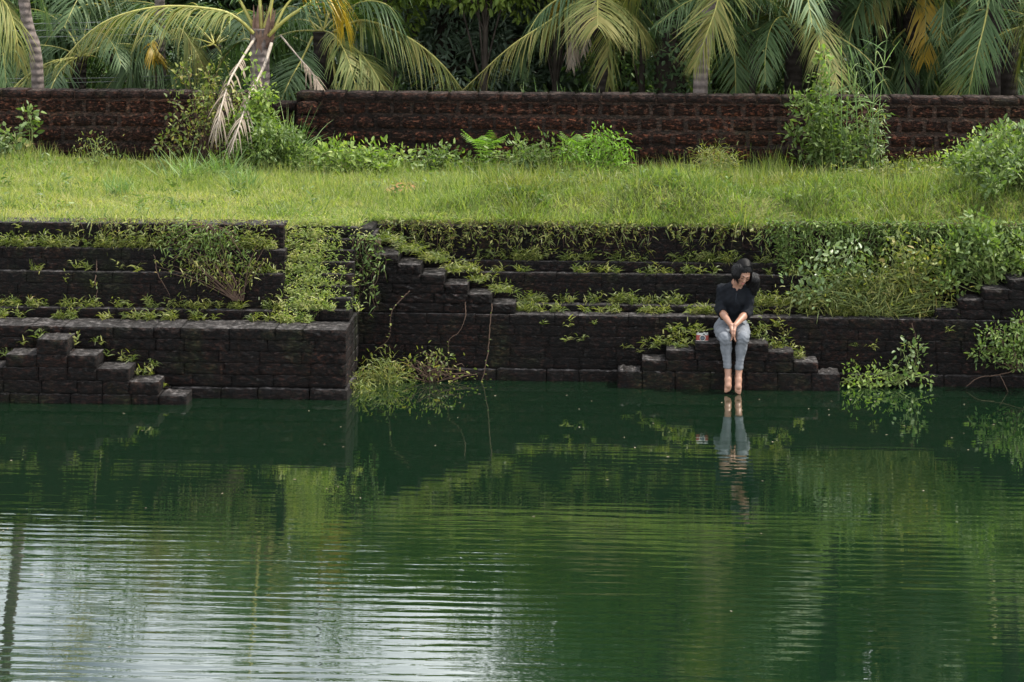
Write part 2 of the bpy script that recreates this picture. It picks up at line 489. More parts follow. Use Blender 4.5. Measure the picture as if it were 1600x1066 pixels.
# ------------------------------------------------------------------ stone work: every block is an object of its own
def block_mesh(name, size, mat, nx=4, ny=2, nz=2, bev=0.010, jit=0.006):
    sx, sy, sz = size
    n = (nx, ny, nz)
    idx, vs, fs = {}, [], []
    def vid(i, j, k):
        key = (i, j, k)
        if key not in idx:
            p = np.array([(i/nx-.5)*sx, (j/ny-.5)*sy, (k/nz-.5)*sz])
            e = [i in (0, nx), j in (0, ny), k in (0, nz)]
            if sum(e) >= 2:
                for a in range(3):
                    if e[a]: p[a] -= np.sign(p[a])*bev*U(0.5, 1.7)
            p += rng.normal(size=3)*jit*np.array([0.6, 1, 0.6])*(0.35 if sum(e) >= 2 else 1.0)
            idx[key] = len(vs); vs.append(p)
        return idx[key]
    for ax in range(3):
        b, c = [(1, 2), (2, 0), (0, 1)][ax]
        for side in (0, n[ax]):
            for u in range(n[b]):
                for v in range(n[c]):
                    q = []
                    for du, dv in ((0, 0), (1, 0), (1, 1), (0, 1)):
                        t = [0, 0, 0]; t[ax] = side; t[b] = u+du; t[c] = v+dv
                        q.append(vid(*t))
                    fs.append(q if side else q[::-1])
    return MB().add(np.array(vs), fs).mesh(name, mat)


NOM = (0.36, 0.32, 0.115)
STONE = [block_mesh('stone', NOM, M['stone'], 9, 3, 4, bev=0.0014, jit=0.0050) for _ in range(14)]
SLAB = [block_mesh('stone', NOM, M['stone'], 9, 4, 4, bev=0.0035, jit=0.0058) for _ in range(10)]
BNOM = (0.25, 0.20, 0.145)
BRICK = [block_mesh('brick', BNOM, M['brick'], bev=0.014, jit=0.008) for _ in range(10)]
COPE = [block_mesh('coping_stone', (0.30, 0.34, 0.10), M['cope'], bev=0.008, jit=0.005) for _ in range(6)]


def put(name, meshes, nom, parent, ctr, size, rz=0.0):
    o = bpy.data.objects.new(name, meshes[int(rng.integers(len(meshes)))])
    COL.objects.link(o)
    o.parent = parent
    o.location = tuple(float(c) for c in ctr)
    o.scale = tuple(float(a/b) for a, b in zip(size, nom))
    o.rotation_euler = (0, 0, rz)
    return o


def course(parent, x0, x1, yf, z0, z1, depth=0.32, blen=0.36, gap=0.0015, meshes=None, name='stone', nom=NOM, cuts=None, jy=0.003):
    """one course of blocks from x0 to x1 whose faces stand at y = yf"""
    meshes = meshes or STONE
    if cuts is None:
        n = max(1, round((x1-x0)/blen))
        c = np.linspace(x0, x1, n+1)
        if n > 1:
            c[1:-1] += U(-0.22, 0.22, n-1)*blen
    else:
        c = np.array(cuts)
    for a, b in zip(c[:-1], c[1:]):
        d = depth
        put(name, meshes, nom, parent, ((a+b)/2, yf+d/2+U(-jy, jy), (z0+z1)/2+U(-.002, .002)),
            (b-a-gap*U(0.4, 1.8), d, z1-z0-gap*U(0.3, 1.4)))


def courses(parent, x0, x1, yf, z0, z1, n, **kw):
    zs = np.linspace(z0, z1, n+1)
    for a, b in zip(zs[:-1], zs[1:]):
        course(parent, x0, x1, yf, a, b, **kw)


def core(parent, x0, x1, y0, y1, z0, z1, mat=None):
    mb = MB(); box(mb, (x0, y0, z0), (x1, y1, z1))
    return mb.build('mortar_core', mat or M['core'], parent)


XL = PX(-200, 500, -0.9)     # left and right ends, beyond the frame
XR = PX(1820, 500, 0.0)
ZP = 0.67                   # the low platform round the pond

# --- right retaining wall along the water
t = thing('retaining_wall', 'long black laterite wall rising from the water behind the seated woman', 'stone wall', (XR/2, 0, 0))
t.location = (0, 0, 0)
x0 = XB-0.35
courses(t, x0, XR, 0.055, 0.165, ZP, 5, depth=0.30)
course(t, x0, XR, 0.0, -0.02, 0.160, depth=0.33, blen=0.42, meshes=SLAB)          # projecting foot
course(t, x0, XR, -0.09, -0.14, 0.030, depth=0.40, blen=0.5, meshes=SLAB)       # foot just under the water
core(t, x0, XR, 0.10, 0.60, -1.6, ZP-0.02)

# --- upper tiers on the right, stepping back to the terrace
ZA = PZ(1000, 477, 0.30); ZB = PZ(1000, 428, 0.44); ZC = PZ(1000, 410, 0.53); ZT = 1.452
t = thing('terraced_wall', 'overgrown black stone tiers stepping up to the grass behind the woman', 'stone wall')
course(t, x0+0.3, XR, 0.27, ZP+0.002, ZA, depth=0.26)
courses(t, x0+0.3, XR, 0.42, ZA, ZB, 3, depth=0.22, blen=0.40)
course(t, x0+0.3, XR, 0.51, ZB, ZC, depth=0.22)
courses(t, x0+0.3, XR, 0.60, ZC, ZT-0.02, 3, depth=0.22, blen=0.38)
for za, zb, ya in ((ZP-0.3, ZA-0.02, 0.32), (ZA-0.03, ZB-0.02, 0.47), (ZB-0.03, ZC-0.02, 0.56), (ZC-0.03, ZT-0.05, 0.65)):
    core(t, x0+0.32, XR, ya, 0.90+0.01*ya, za, zb)

# --- side stairs going up to the left, beside the jutting block
def side_steps(label, tops, yf, zbase, ydep, dirn):
    """tops: photo x of the outer end of each course (low to high) and the z of its top"""
    g = thing('stone_stairs', label, 'stairs')
    z = zbase
    for (xa, xb, zt, cuts) in tops:
        course(g, xa, xb, yf, z, zt, depth=ydep, cuts=cuts)
        core(g, xa+0.03, xb-0.03, yf+0.04, yf+ydep-0.02, z-0.03, zt-0.015)
        z = zt
    return g


ends = [(805, 492), (768, 474), (731, 457), (694, 439), (657, 422), (622, 405), (585, 388)]
yS = 0.085
tops = []
zz = np.linspace(ZP, ZT-0.05, 9)
xs_end = [PX(e, 450, yS) for e, _ in ends]
xa = XB-0.10
for i in range(8):
    xe = xs_end[min(i, 6)] if i < 7 else PX(585, 400, yS)
    n = max(1, round((xe-0.22-xa)/0.4))
    cuts = [xa] + [xa+(xe-0.225-xa)*k/n + (U(-.06, .06) if k < n else 0) for k in range(1, n+1)] + [xe] if xe-xa > 0.5 else [xa, (xa+xe)/2, xe]
    tops.append((xa, xe, float(zz[i+1]), cuts))
g_ = side_steps('black stone side stairs climbing left from the platform to the grass', tops, yS, ZP+0.002, 0.56, -1)
core(g_, XB-0.09, PX(580, 400, yS), 0.13, 0.80, 1.2, 1.462)

# --- side stairs at the right border
ends = [1462, 1497, 1537, 1577, 1612]
tops = []
zr = [PZ(1480, 484, 0.085), PZ(1515, 469, 0.085), PZ(1555, 453, 0.085), PZ(1590, 438, 0.085), PZ(1620, 423, 0.085)]
for e, z in zip(ends, zr):
    xa_ = PX(e, 460, yS)
    tops.append((xa_, XR, z, [xa_, xa_+0.235] + list(np.linspace(xa_+0.235, XR, max(2, round((XR-xa_-0.235)/0.4)+1))[1:])))
side_steps('black stone side stairs climbing right at the right edge of the picture', tops, yS, ZP+0.002, 0.5, 1)

# --- the block jutting into the pond on the left
YF = -0.90
ZPL = PZ(400, 514, YF)
XBf = XB
t = thing('stone_platform', 'broad black laterite platform block jutting into the pond on the left', 'stone platform')
zs = np.linspace(0.155, ZPL, 6)
for a, b in zip(zs[:-1], zs[1:]):
    course(t, XL, XBf, YF, a, b, depth=0.46, blen=0.36)
    # the blocks of the end that faces right
    c = np.linspace(YF+0.46, 0.05, 3)
    for q in range(2):
        put('stone', STONE, NOM, t, (XBf+0.006*q-0.15+U(-.004, .004), (c[q]+c[q+1])/2, (a+b)/2), (0.30, c[q+1]-c[q]-0.006, b-a-0.005))
course(t, XL, XBf+0.02, YF-0.05, -0.03, 0.150, depth=0.40, blen=0.42, meshes=SLAB)
course(t, XL, XBf+0.03, YF-0.16, -0.15, 0.030, depth=0.46, blen=0.5, meshes=SLAB)
for q in range(2):
    put('stone', SLAB, NOM, t, (XBf-0.13, YF+0.60+0.35*q, 0.03), (0.30, 0.34, 0.18))
core(t, XL, XBf-0.05, YF+0.08, 0.3, -1.6, ZPL-0.02)
# paving of the platform behind the edge course
for q in range(13):
    xa_ = XL+(XBf-XL)*q/13; xb_ = XL+(XBf-XL)*(q+1)/13
    put('stone', SLAB, NOM, t, ((xa_+xb_)/2, YF+0.46+0.20, ZPL-0.06), (xb_-xa_-0.006, 0.39, 0.115))

# --- tiers above that platform
XT = PX(443, 450, -0.35)
Y1, Y2, Y3, Y4 = -0.47, -0.36, -0.27, -0.16
z1 = PZ(200, 483, Y1); z2 = PZ(200, 426, Y2); z3 = PZ(200, 389, Y3); z4 = PZ(200, 347, Y4)
t = thing('terraced_wall', 'black stone tiers above the left platform, below the grass edge', 'stone wall')
course(t, XL, PX(454, 490, Y1), Y1, ZPL+0.002, z1, depth=0.20, blen=0.42)
courses(t, XL, XT, Y2, z1, z2, 3, depth=0.20, blen=0.40)
courses(t, XL, XT, Y3, z2, z3, 2, depth=0.22, blen=0.38)
courses(t, XL, XT-0.03, Y4, z3, z4-0.015, 2, depth=0.34, blen=0.40)
for za, zb, ya in ((ZPL-0.2, z1-0.02, Y1+0.05), (z1-0.03, z2-0.02, Y2+0.05), (z2-0.03, z3-0.02, Y3+0.05), (z3-0.03, z4-0.05, Y4+0.05)):
    core(t, XL, XT-0.06, ya, 0.30+0.01*ya, za, zb)

# --- the overgrown flight in the recess
t = thing('stone_stairs', 'weed-covered stone stairs in the recess at the right end of left platform', 'stairs')
nst = 8
zst = np.linspace(ZPL+0.002, terrace_z(XB, 0.2)-0.005, nst+1)
for i in range(nst):
    ya = -0.47+0.085*i
    course(t, XT+0.004, XB-0.02, ya, zst[i], zst[i+1], depth=0.30 if i < nst-1 else 0.5, blen=0.33)
    core(t, XT-0.05, XB-0.05, ya+0.05, 0.45+0.002*i, zst[i]-0.03, zst[i+1]-0.02)

# --- stepped pyramids standing in the water
def pyramid(label, px_tops, yf, depth, zlev, zfoot=-0.06):
    """px_tops: (left px, right px) of each course from the lowest to the highest"""
    g = thing('water_steps', label, 'stone steps')
    z = zfoot
    core(g, PX(px_tops[0][2][0], 560, yf)+0.03, PX(px_tops[0][2][-1], 560, yf)-0.03, yf+0.03, yf+depth-0.02, -1.6, zfoot+0.01)
    for (xa_, xb_, cuts), zt in zip(px_tops, zlev):
        xs_ = [PX(c, 560, yf) for c in cuts]
        course(g, xs_[0], xs_[-1], yf, z, zt, depth=depth, cuts=xs_, jy=0.005, meshes=SLAB)
        core(g, xs_[0]+0.04, xs_[-1]-0.04, yf+0.05, yf+depth-0.03, z-0.02, zt-0.03)
        z = zt
    return g


YP = -0.26
zl = [PZ(1290, 583.5, YP), PZ(1255, 566, YP), PZ(1220, 550, YP), PZ(1140, 536.5, YP)]
pyramid('small black stone step pyramid the woman sits on', [
    (0, 0, (965, 1004, 1055, 1110, 1165, 1215, 1268, 1313)),
    (0, 0, (1003, 1041, 1090, 1140, 1195, 1240, 1279)),
    (0, 0, (1041, 1086, 1145, 1200, 1241)),
    (0, 0, (1086, 1126, 1163, 1201))], YP, 0.315, zl)
ZSEAT = zl[-1]
YLP = -1.24
zl2 = [PZ(270, 618, YLP), PZ(225, 597, YLP), PZ(175, 576, YLP), PZ(127, 555, YLP), PZ(80, 530, YLP)]
pyramid('larger black stone step pyramid in the water at the left edge', [
    (0, 0, (-145, -95, -40, 15, 60, 110, 160, 205, 248, 292)),
    (0, 0, (-95, -40, 5, 65, 120, 160, 202, 248)),
    (0, 0, (-40, 3, 60, 105, 151, 202)),
    (0, 0, (8, 57, 105, 151)),
    (0, 0, (57, 105))], YLP, 0.335, zl2)

# ------------------------------------------------------------------ boundary wall of red laterite
def bwall(label, xa_, xb_, ztop, yf, first_cope=True):
    g = thing('boundary_wall', label, 'stone wall')
    zc0 = ztop-0.105
    z = zc0
    k = 0
    while z > 1.32:
        zb = z-U(0.158, 0.172)
        n = max(1, round((xb_-xa_)/0.27))
        c = np.linspace(xa_, xb_, n+1) + (0.13 if k % 2 else 0)
        c = np.clip(c + U(-0.03, 0.03, n+1), xa_+0.012, xb_-0.012)
        for a, b in zip(c[:-1], c[1:]):
            if b-a > 0.06:
                put('brick', BRICK, BNOM, g, ((a+b)/2, yf+0.10+U(-0.008, 0.006), (z+zb)/2),
                    (b-a-U(0.010, 0.028), 0.20, z-zb-U(0.008, 0.024)), U(-.01, .01))
        z = zb; k += 1
    n = max(1, round((xb_-xa_)/0.29))
    c = np.linspace(xa_, xb_, n+1)
    c[1:-1] += U(-0.05, 0.05, n-1)
    for a, b in zip(c[:-1], c[1:]):
        put('coping_stone', COPE, (0.30, 0.34, 0.10), g, ((a+b)/2, yf+0.13+U(-.006, .006), ztop-0.052+U(-.006, .006)),
            (b-a-U(.004, .010), 0.34, 0.104), U(-.008, .008))
    core(g, xa_, xb_, yf+0.022, yf+0.26, 1.0, ztop-0.022, M['mortar'])
    return g


zwR = PZ(900, 146, YW); zwL = PZ(150, 142, YW)
bwall('long red laterite boundary wall across the back of the grass', PX(463, 150, YW), PX(1840, 150, YW), zwR, YW)
bwall('red laterite boundary wall left of the coconut palm and leafy bush', PX(-230, 150, YW), PX(418, 150, YW+0.1), zwL, YW+0.1)
bwall('short lower stretch of laterite wall right behind the palm bush', PX(418, 150, YW+0.1)+0.01, PX(463, 150, YW)-0.01, PZ(440, 160, YW+0.1), YW+0.12)
# end pillar of the right wall
g = thing('wall_pillar', 'square laterite end pillar where the long back wall begins', 'pillar')
xa_, xb_ = PX(463, 150, YW), PX(500, 150, YW)
z = zwR-0.10
while z > 1.32:
    put('brick', BRICK, BNOM, g, ((xa_+xb_)/2, YW-0.02, z-0.085), (xb_-xa_-0.02, 0.09, 0.15)); z -= 0.17

# ------------------------------------------------------------------ grass and ground cover
def snoise(x, y, s):
    return (np.sin(x*1.3*s+y*2.3*s+0.7)+np.sin(x*2.9*s-y*1.1*s+2.1)+np.sin(-x*0.8*s+y*3.7*s+4.2)+np.sin(x*5.1*s+y*4.3*s))/4


def scatter(n, x0, x1, y0f, y1):
    x = U(x0, x1, n)
    y = y0f(x) + (y1-y0f(x))*U(0, 1, n)
    return x, y


def edge_y(x): return np.where(x < XT, YEL-0.20, np.where(x < XB, 0.19, YER-0.02))


def grass_layer(name, label, n, y1, Lr, Wr, tilt, droop, bias, keep, mat, seg=2, y0f=edge_y, cat='grass'):
    n = int(n*1.2)
    x, y = scatter(n, -9.3, 7.6, y0f, y1)
    k = keep(x, y) > U(0, 1, n)
    x, y = x[k], y[k]
    N = len(x)
    b = np.stack([x, y, terrace_z(x, y)-0.01], -1)
    d = np.stack([rng.normal(size=N)*tilt, rng.normal(size=N)*tilt - 0.08, np.ones(N)], -1)
    hs = 0.75+0.45*snoise(x, y, 1.0)+0.25*snoise(x+3, y*1.3, 2.6)
    L = U(*Lr, N)*np.clip(hs, 0.35, 1.6)
    r = np.clip(U(0, 1, N)*0.55 + bias(x, y) + 0.20*snoise(x*1.7, y*1.7, 1.5) + 0.16*snoise(x+5, y, 3.1), 0.0, 1)
    o = blades(MB(), b, d, L, U(*Wr, N), U(0.1, 0.7, N)*droop, seg, r).build(name, mat)
    return tag(o, label, cat, kind='stuff')


q = P(632, 318, 2.55)
def bare(x, y): return np.clip((np.hypot(x-q[0], (y-q[1])*0.55)-0.16)/0.14, 0.06, 1)
def dry(x, y): return np.clip(0.30 - x*0.045, 0.06, 0.50)+0.10*np.clip(1.6-y, 0, 1)
grass_layer('grass', 'short sunlit grass covering the terrace', 135000, YW-0.05, (0.07, 0.17), (0.007, 0.012), 0.55, 0.7, dry, bare, M['grass'])
grass_layer('grass', 'taller grass and seed stalks in the middle of the terrace', 46000, YW-0.02, (0.14, 0.30), (0.005, 0.009), 0.28, 0.5,
            lambda x, y: dry(x, y)*0.75, lambda x, y: bare(x, y)*np.clip((y-0.9)/1.6, 0.05, 1)*np.clip(0.55+0.9*snoise(x, y, 0.8), 0.1, 1), M['grass'], 3)
grass_layer('herbs', 'leafy green herbs growing thick along the foot of the back wall', 20000, YW-0.03, (0.10, 0.26), (0.016, 0.030), 0.6, 0.6,
            lambda x, y: 0.05+0*x, lambda x, y: np.clip((y-2.5)/1.6, 0, 1)*np.clip(0.5+1.2*snoise(x+1.3, y, 0.9), 0.05, 1), M['bush_bright'], 2, cat='herbs')
grass_layer('grass', 'fresh green grass along the right part of the terrace edge', 30000, 2.6, (0.08, 0.20), (0.007, 0.012), 0.6, 0.9,
            lambda x, y: 0*x-0.02, lambda x, y: np.clip((x+1.0)/4, 0, 0.9)*np.clip(0.7+snoise(x, y, 1.1), 0.2, 1), M['weed'], 3)


grass_layer('grass', 'tall yellowish grass before the right half of the back wall', 42000, YW-0.05, (0.20, 0.42), (0.005, 0.009), 0.22, 0.45,
            lambda x, y: 0.12+0*x, lambda x, y: np.clip((x-0.2)/1.6, 0, 1)*np.clip((y-1.9)/1.2, 0, 1)*np.clip(0.6+snoise(x, y, 1.2), 0.1, 1), M['grass'], 3)
grass_layer('grass', 'longer grass leaning over the terrace edge', 46000, 2.1, (0.12, 0.34), (0.006, 0.011), 0.35, 0.8,
            lambda x, y: 0.02+0.10*snoise(x, y, 0.9), lambda x, y: np.clip((x+2.9)/1.2, 0, 1)*np.clip(0.5+1.3*snoise(x, y*1.4, 1.4), 0.05, 1), M['grass'], 3)
grass_layer('seed_stalks', 'thin dry seed stalks scattered over the grass', 7000, YW-0.1, (0.20, 0.42), (0.0035, 0.006), 0.2, 0.3,
            lambda x, y: 0.55+0*x, lambda x, y: bare(x, y)*np.clip(0.4+1.3*snoise(x*1.3, y, 0.7), 0.0, 1)*np.clip((y-0.7)/1.0, 0.1, 1), M['grass'], 3, cat='grass')
grass_layer('herbs', 'low dark leafy weeds scattered through the terrace grass', 26000, YW-0.3, (0.07, 0.20), (0.012, 0.024), 0.8, 0.5,
            lambda x, y: 0*x-0.05, lambda x, y: np.clip(1.6*snoise(x*1.2+2, y*1.4, 1.1)-0.25, 0, 1), M['bush_mid'], 2, cat='herbs')


def tussocks(name, label, n, x0_, x1_, ylo, yhi, Lr, mat, per=(50, 130), wid=0.008):
    mb = MB()
    for _ in range(n):
        x = U(x0_, x1_); y0_ = float(edge_y(np.array([x]))[0]); y = max(y0_+0.05, U(ylo, yhi))
        m = int(rng.integers(*per)); sp = U(0.05, 0.16); L = U(*Lr); r0 = U(-0.05, 0.55)
        bx, by = x+rng.normal(size=m)*sp, np.maximum(y0_, y+rng.normal(size=m)*sp)
        d = np.stack([(bx-x)*2.5+rng.normal(size=m)*0.25, (by-y)*2.5+rng.normal(size=m)*0.25-0.1, np.ones(m)], -1)
        blades(mb, np.stack([bx, by, terrace_z(bx, by)-0.01], -1), d, U(0.4, 1.1, m)*L, U(0.7, 1.3, m)*wid, U(0.2, 1.0, m), 3, np.clip(r0+U(0, 0.4, m), 0, 1))
    return tag(mb.build(name, mat), label, 'grass', kind='stuff')


def broad_weeds():
    mb = MB()
    x = U(-8.5, 7.0, 330); y = edge_y(x)+0.15+(4.4-edge_y(x))*U(0, 1, 330)**0.8
    k = snoise(x*1.4, y*1.2, 0.9) > U(-0.5, 0.5, 330)
    x, y = x[k], y[k]
    tufts(mb, np.stack([x, y, terrace_z(x, y)-0.01], -1), 0.20, (3, 7), 0.085, 0.026, 0.55)
    tag(mb.build('broad_weeds', M['bush_mid']), 'broad-leaved weeds standing out of the terrace grass', 'weeds', kind='stuff')


tussocks('grass_tussocks', 'uneven darker and paler grass tussocks dotted over the terrace', 190, -9.0, 7.4, 0.3, 4.4, (0.16, 0.36), M['grass'])
tussocks('grass_tussocks', 'rank weedy tussocks on the bank along the right edge', 150, -1.6, 7.2, 0.6, 2.4, (0.20, 0.46), M['weed'], (40, 110), 0.010)
tussocks('grass_tussocks', 'tufts of grass drooping over the front edge of the terrace', 130, -8.5, 7.2, -0.3, 0.72, (0.10, 0.24), M['grass'], (25, 70))


def tufts(mb, ctr, h=0.10, n_stem=(3, 6), leafL=0.075, leafW=0.014, spread=0.5, rbias=0.0, stem_mb=None):
    """small upright weeds with narrow alternate leaves"""
    B, D, L, Wd, R = [], [], [], [], []
    for c in ctr:
        hh = h*U(0.55, 1.35); r0 = U(0, 0.7)+rbias
        for _ in range(int(rng.integers(*n_stem))):
            d = nrm(np.array([rng.normal()*spread, rng.normal()*spread-0.15, 1.0]))
            Ls = hh*U(0.6, 1.2)
            m = int(rng.integers(3, 6))
            for k in range(m):
                t = (k+0.6)/m
                B.append(np.asarray(c)+d*Ls*t*0.85)
                a = U(0, 2*math.pi)
                D.append(d*0.9+np.array([math.cos(a), math.sin(a), 0])*U(0.5, 1.2))
                L.append(leafL*U(0.6, 1.25)); Wd.append(leafW*U(0.7, 1.3)); R.append(np.clip(r0+U(-.1, .3), 0, 1))
    blades(mb, B, D, L, Wd, U(0.2, 0.8, len(B)), 2, np.array(R))
    return mb


def ledge(name, label, lines, mat=None):
    """lines: (x0, x1, y, z, count, height)"""
    mb = MB()
    for x0_, x1_, y, z, n, h in lines:
        x = U(x0_, x1_, n)
        keep = snoise(x*2.9, np.full(n, y*9.0+z*5), 1.6) > U(-0.45, 0.35, n)
        x = x[keep]
        tufts(mb, np.stack([x, y+U(-0.03, 0.03, len(x)), np.full(len(x), z-0.005)], -1), h*1.15, (3, 6), 0.085, 0.0115, 0.42)
    return tag(mb.build(name, mat or M['weed']), label, 'weeds', kind='stuff')


xa, xb = PX(-190, 450, -0.4), PX(452, 450, -0.4)
ledge('ledge_weeds', 'small yellow-green weeds lining the ledges of the left tiers', [
    (xa, xb, Y1-0.05, ZPL, 165, 0.09), (xa, XT, Y2-0.05, z1, 150, 0.10), (xa, XT, Y3-0.04, z2, 16, 0.08),
    (xa, XT, Y4-0.05, z3, 260, 0.12), (PX(170, 380, Y4), XT, Y4-0.05, z3, 120, 0.17)])
xa, xb = PX(806, 490, 0.25), PX(1465, 490, 0.25)
ledge('ledge_weeds', 'small yellow-green weeds lining the ledges behind the seated woman', [
    (xa, xb, 0.23, ZP, 240, 0.09), (xa, xb, 0.37, ZA, 250, 0.11), (PX(740, 430, 0.4), xb, 0.47, ZB, 120, 0.08),
    (PX(650, 410, 0.5), xb, 0.57, ZC, 240, 0.12), (PX(1180, 490, 0.25), xb, 0.30, ZA, 200, 0.16)])


def cover(name, label, polys, n, h, mat, leafL=0.07, leafW=0.014, spread=0.7, cat='weeds', rbias=0.0, ragged=False):
    """weeds scattered over slabs given as boxes (x0,x1,y0,y1,z(x,y))"""
    mb = MB()
    for (x0_, x1_, y0_, y1_, zf), m in zip(polys, n):
        y = U(y0_, y1_, m)
        x = np.clip((x0_+x1_)/2+0.10*np.sin(y*11)*(x1_-x0_)+rng.normal(size=m)*(x1_-x0_)*0.33, x0_-0.02, x1_+0.12) if ragged else U(x0_, x1_, m)
        tufts(mb, np.stack([x, y, zf(x, y)-0.01], -1), h, (2, 5), leafL, leafW, spread, rbias)
    return tag(mb.build(name, mat), label, cat, kind='stuff')


def stair_z(x, y): return zst[np.clip(((y+0.47)/0.085).astype(int)+1, 0, nst)]
xs1 = PX(445, 450, -0.3)
cover('stair_weeds', 'dense pale weeds smothering the recessed stairs', [
    (xs1, xs1+0.34, -0.50, 0.2, stair_z), (xs1, XB-0.03, -0.50, 0.2, stair_z), (xs1+0.03, xs1+0.30, -0.60, -0.5, lambda x, y: x*0+ZPL)],
    (300, 150, 30), 0.16, M['grass'], 0.06, 0.011, 0.45, rbias=0.22, ragged=True)


def steps_z(x, y):
    e = np.array(xs_end)
    return np.array([zz[max(1, min(8, 1+int(np.sum(e > v))))] if v < e[0] else ZP for v in x])
cover('stair_weeds', 'green creeping weeds on the treads of the side stairs', [
    (PX(592, 450, 0.4), PX(806, 450, 0.4), 0.22, 0.55, steps_z)], (170,), 0.12, M['weed'], 0.075, 0.012)

# creepers spilling over the terrace edge
def spill(name, label, x0_, x1_, yf, z0, n, drop, mat, twig=True, leafL=0.05, leafW=0.020, dens=9):
    mb, tw = MB(), MB()
    B, D = [], []
    for _ in range(n):
        x = U(x0_, x1_); dr = drop*U(0.25, 1.1)
        if snoise(np.array([x]), np.array([z0*3]), 1.7)[0] < U(-0.9, 0.35): dr *= 0.4
        pts = [np.array([x, yf+0.10, z0+0.02]), np.array([x+U(-.04, .04), yf-0.02, z0+U(0, .03)])]
        k = max(2, int(dr/0.08))
        for j in range(k):
            pts.append(pts[-1]+np.array([U(-.05, .05), U(-.012, .008)-0.006, -dr/k]))
        path = spline(pts, 3*len(pts))
        tube(tw, path, np.linspace(0.004, 0.0015, len(path)), 3, cap=False)
        m = int(dens*(0.4+dr*5))
        ii = rng.integers(2, len(path), m)
        B.append(path[ii]+rng.normal(size=(m, 3))*0.012)
        D.append(rng.normal(size=(m, 3))*np.array([1, 0.7, 0.7])+np.array([0, -0.7, 0.1]))
    B, D = np.concatenate(B), np.concatenate(D)
    h = len(B)//2
    leaves(mb, B[:h], D[:h], rng.normal(size=(h, 3))*0.5+np.array([0.1, -0.4, 0.8]), U(0.6, 1.3, h)*leafL, U(0.7, 1.2, h)*leafW)
    blades(mb, B[h:], D[h:], U(0.6, 1.4, len(B)-h)*leafL*1.3, U(0.7, 1.2, len(B)-h)*leafW*0.55, 0.5, 2)
    g = tag(mb.build(name, mat), label, 'creeper', kind='stuff')
    t_ = tw.build('runners', M['twig'], g); t_["kind"] = 'stuff'
    return g


spill('creeping_weeds', 'creeping weeds spilling over the terrace edge between stairs and woman', PX(590, 360, YER), PX(1220, 360, YER), YER-0.03, ZT, 170, 0.30, M['weed'])
spill('creeping_weeds', 'thick creepers hanging below the terrace edge at right', PX(1200, 360, YER), PX(1790, 360, YER), YER-0.06, ZT+0.03, 390, 0.62, M['bush_mid'], leafL=0.058, leafW=0.022, dens=10)
spill('creeping_weeds', 'trailing weeds hanging over the upper left tier', PX(110, 350, Y4), PX(440, 350, Y4), Y4-0.02, z4, 46, 0.24, M['weed'])
spill('creeping_weeds', 'creepers hanging down the right end face of the left platform', PX(548, 400, 0), PX(592, 400, 0), 0.05, ZT-0.1, 20, 0.7, M['bush_mid'], leafL=0.05, leafW=0.024, dens=6)

# ------------------------------------------------------------------ single plants
def tuft_things(label, group, spots, h=0.10, leafL=0.075, leafW=0.014):
    """small separate weeds: one mesh, many objects"""
    kinds = [tufts(MB(), [(0, 0, 0)], h, (3, 6), leafL, leafW).mesh('weed_tuft', M['weed']) for _ in range(4)]
    words_ = 'first second third fourth fifth sixth seventh eighth ninth tenth eleventh twelfth thirteenth fourteenth fifteenth'.split()
    for i, (px, py, Y) in enumerate(sorted(spots)):
        c = P(px, py, Y)
        o = link('weed_tuft', kinds[i % 4], loc=tuple(c))
        o.rotation_euler = (0, 0, U(0, 6)); s_ = U(0.75, 1.25); o.scale = (s_, s_, s_)
        tag(o, label+', '+words_[i]+' from the left', 'weed', group, 'thing')


tuft_things('weed tuft sprouting from the wall below right platform', 'weeds in the joints of the right wall',
            [(884, 535, 0.04), (911, 533, 0.04), (977, 545, 0.04), (1000, 552, 0.04), (1012, 535, 0.04), (889, 512, 0.04), (1336, 542, 0.04), (1366, 548, 0.04), (1342, 575, 0.04), (1520, 560, 0.04), (1482, 518, 0.04), (848, 508, 0.04), (930, 508, 0.04)], 0.09)
tuft_things('weed tuft on the left step pyramid', 'weeds on the left step pyramid',
            [(36, 540, -0.95), (60, 530, -0.95), (150, 535, -0.95), (158, 540, -0.95), (168, 558, -0.95), (192, 566, -0.95), (206, 566, -0.95), (215, 588, -1.0), (224, 588, -1.0), (234, 588, -1.0), (256, 606, -1.0), (8, 556, -0.95), (118, 541, -0.98), (240, 572, -0.94)], 0.11, 0.08, 0.015)
for lab_, sp_ in (('yellow-green weeds crowding the steps left of the woman', [(1020, 545, 0.0), (1032, 540, 0.0), (1045, 538, 0.0), (1055, 545, -0.1), (1063, 536, 0.0), (1075, 545, -0.1), (1084, 540, -0.05), (1050, 520, 0.02), (1070, 522, 0.02), (1082, 524, 0.02), (1100, 520, 0.02)]),
                  ('yellow-green weeds on the steps right of the woman', [(1180, 530, 0.0), (1190, 528, 0.0), (1205, 540, -0.05), (1212, 548, -0.05), (1220, 546, -0.1), (1225, 525, 0.02), (1232, 552, 0.0), (1243, 560, -0.05), (1252, 562, -0.1), (1200, 518, 0.03), (1215, 512, 0.03), (1187, 515, 0.03)])):
    pts_ = [P(*q_)+V3((U(-.03, .03), U(-.02, .02), 0)) for q_ in sp_ for _ in range(2)]
    tag(tufts(MB(), pts_, 0.13, (3, 6), 0.085, 0.015).build('weed_patch', M['weed']), lab_, 'weeds', kind='stuff')
tuft_things('weed tuft in a joint of the dark left tiers', 'weeds in the joints of the left tiers',
            [(30, 357, Y4-0.02), (52, 425, Y3-0.05), (63, 426, Y3-0.05), (118, 420, Y3-0.05), (139, 422, Y3-0.05), (186, 420, Y3-0.05), (101, 440, Y2-0.01), (144, 450, Y2-0.01), (216, 426, Y3-0.05)], 0.10)


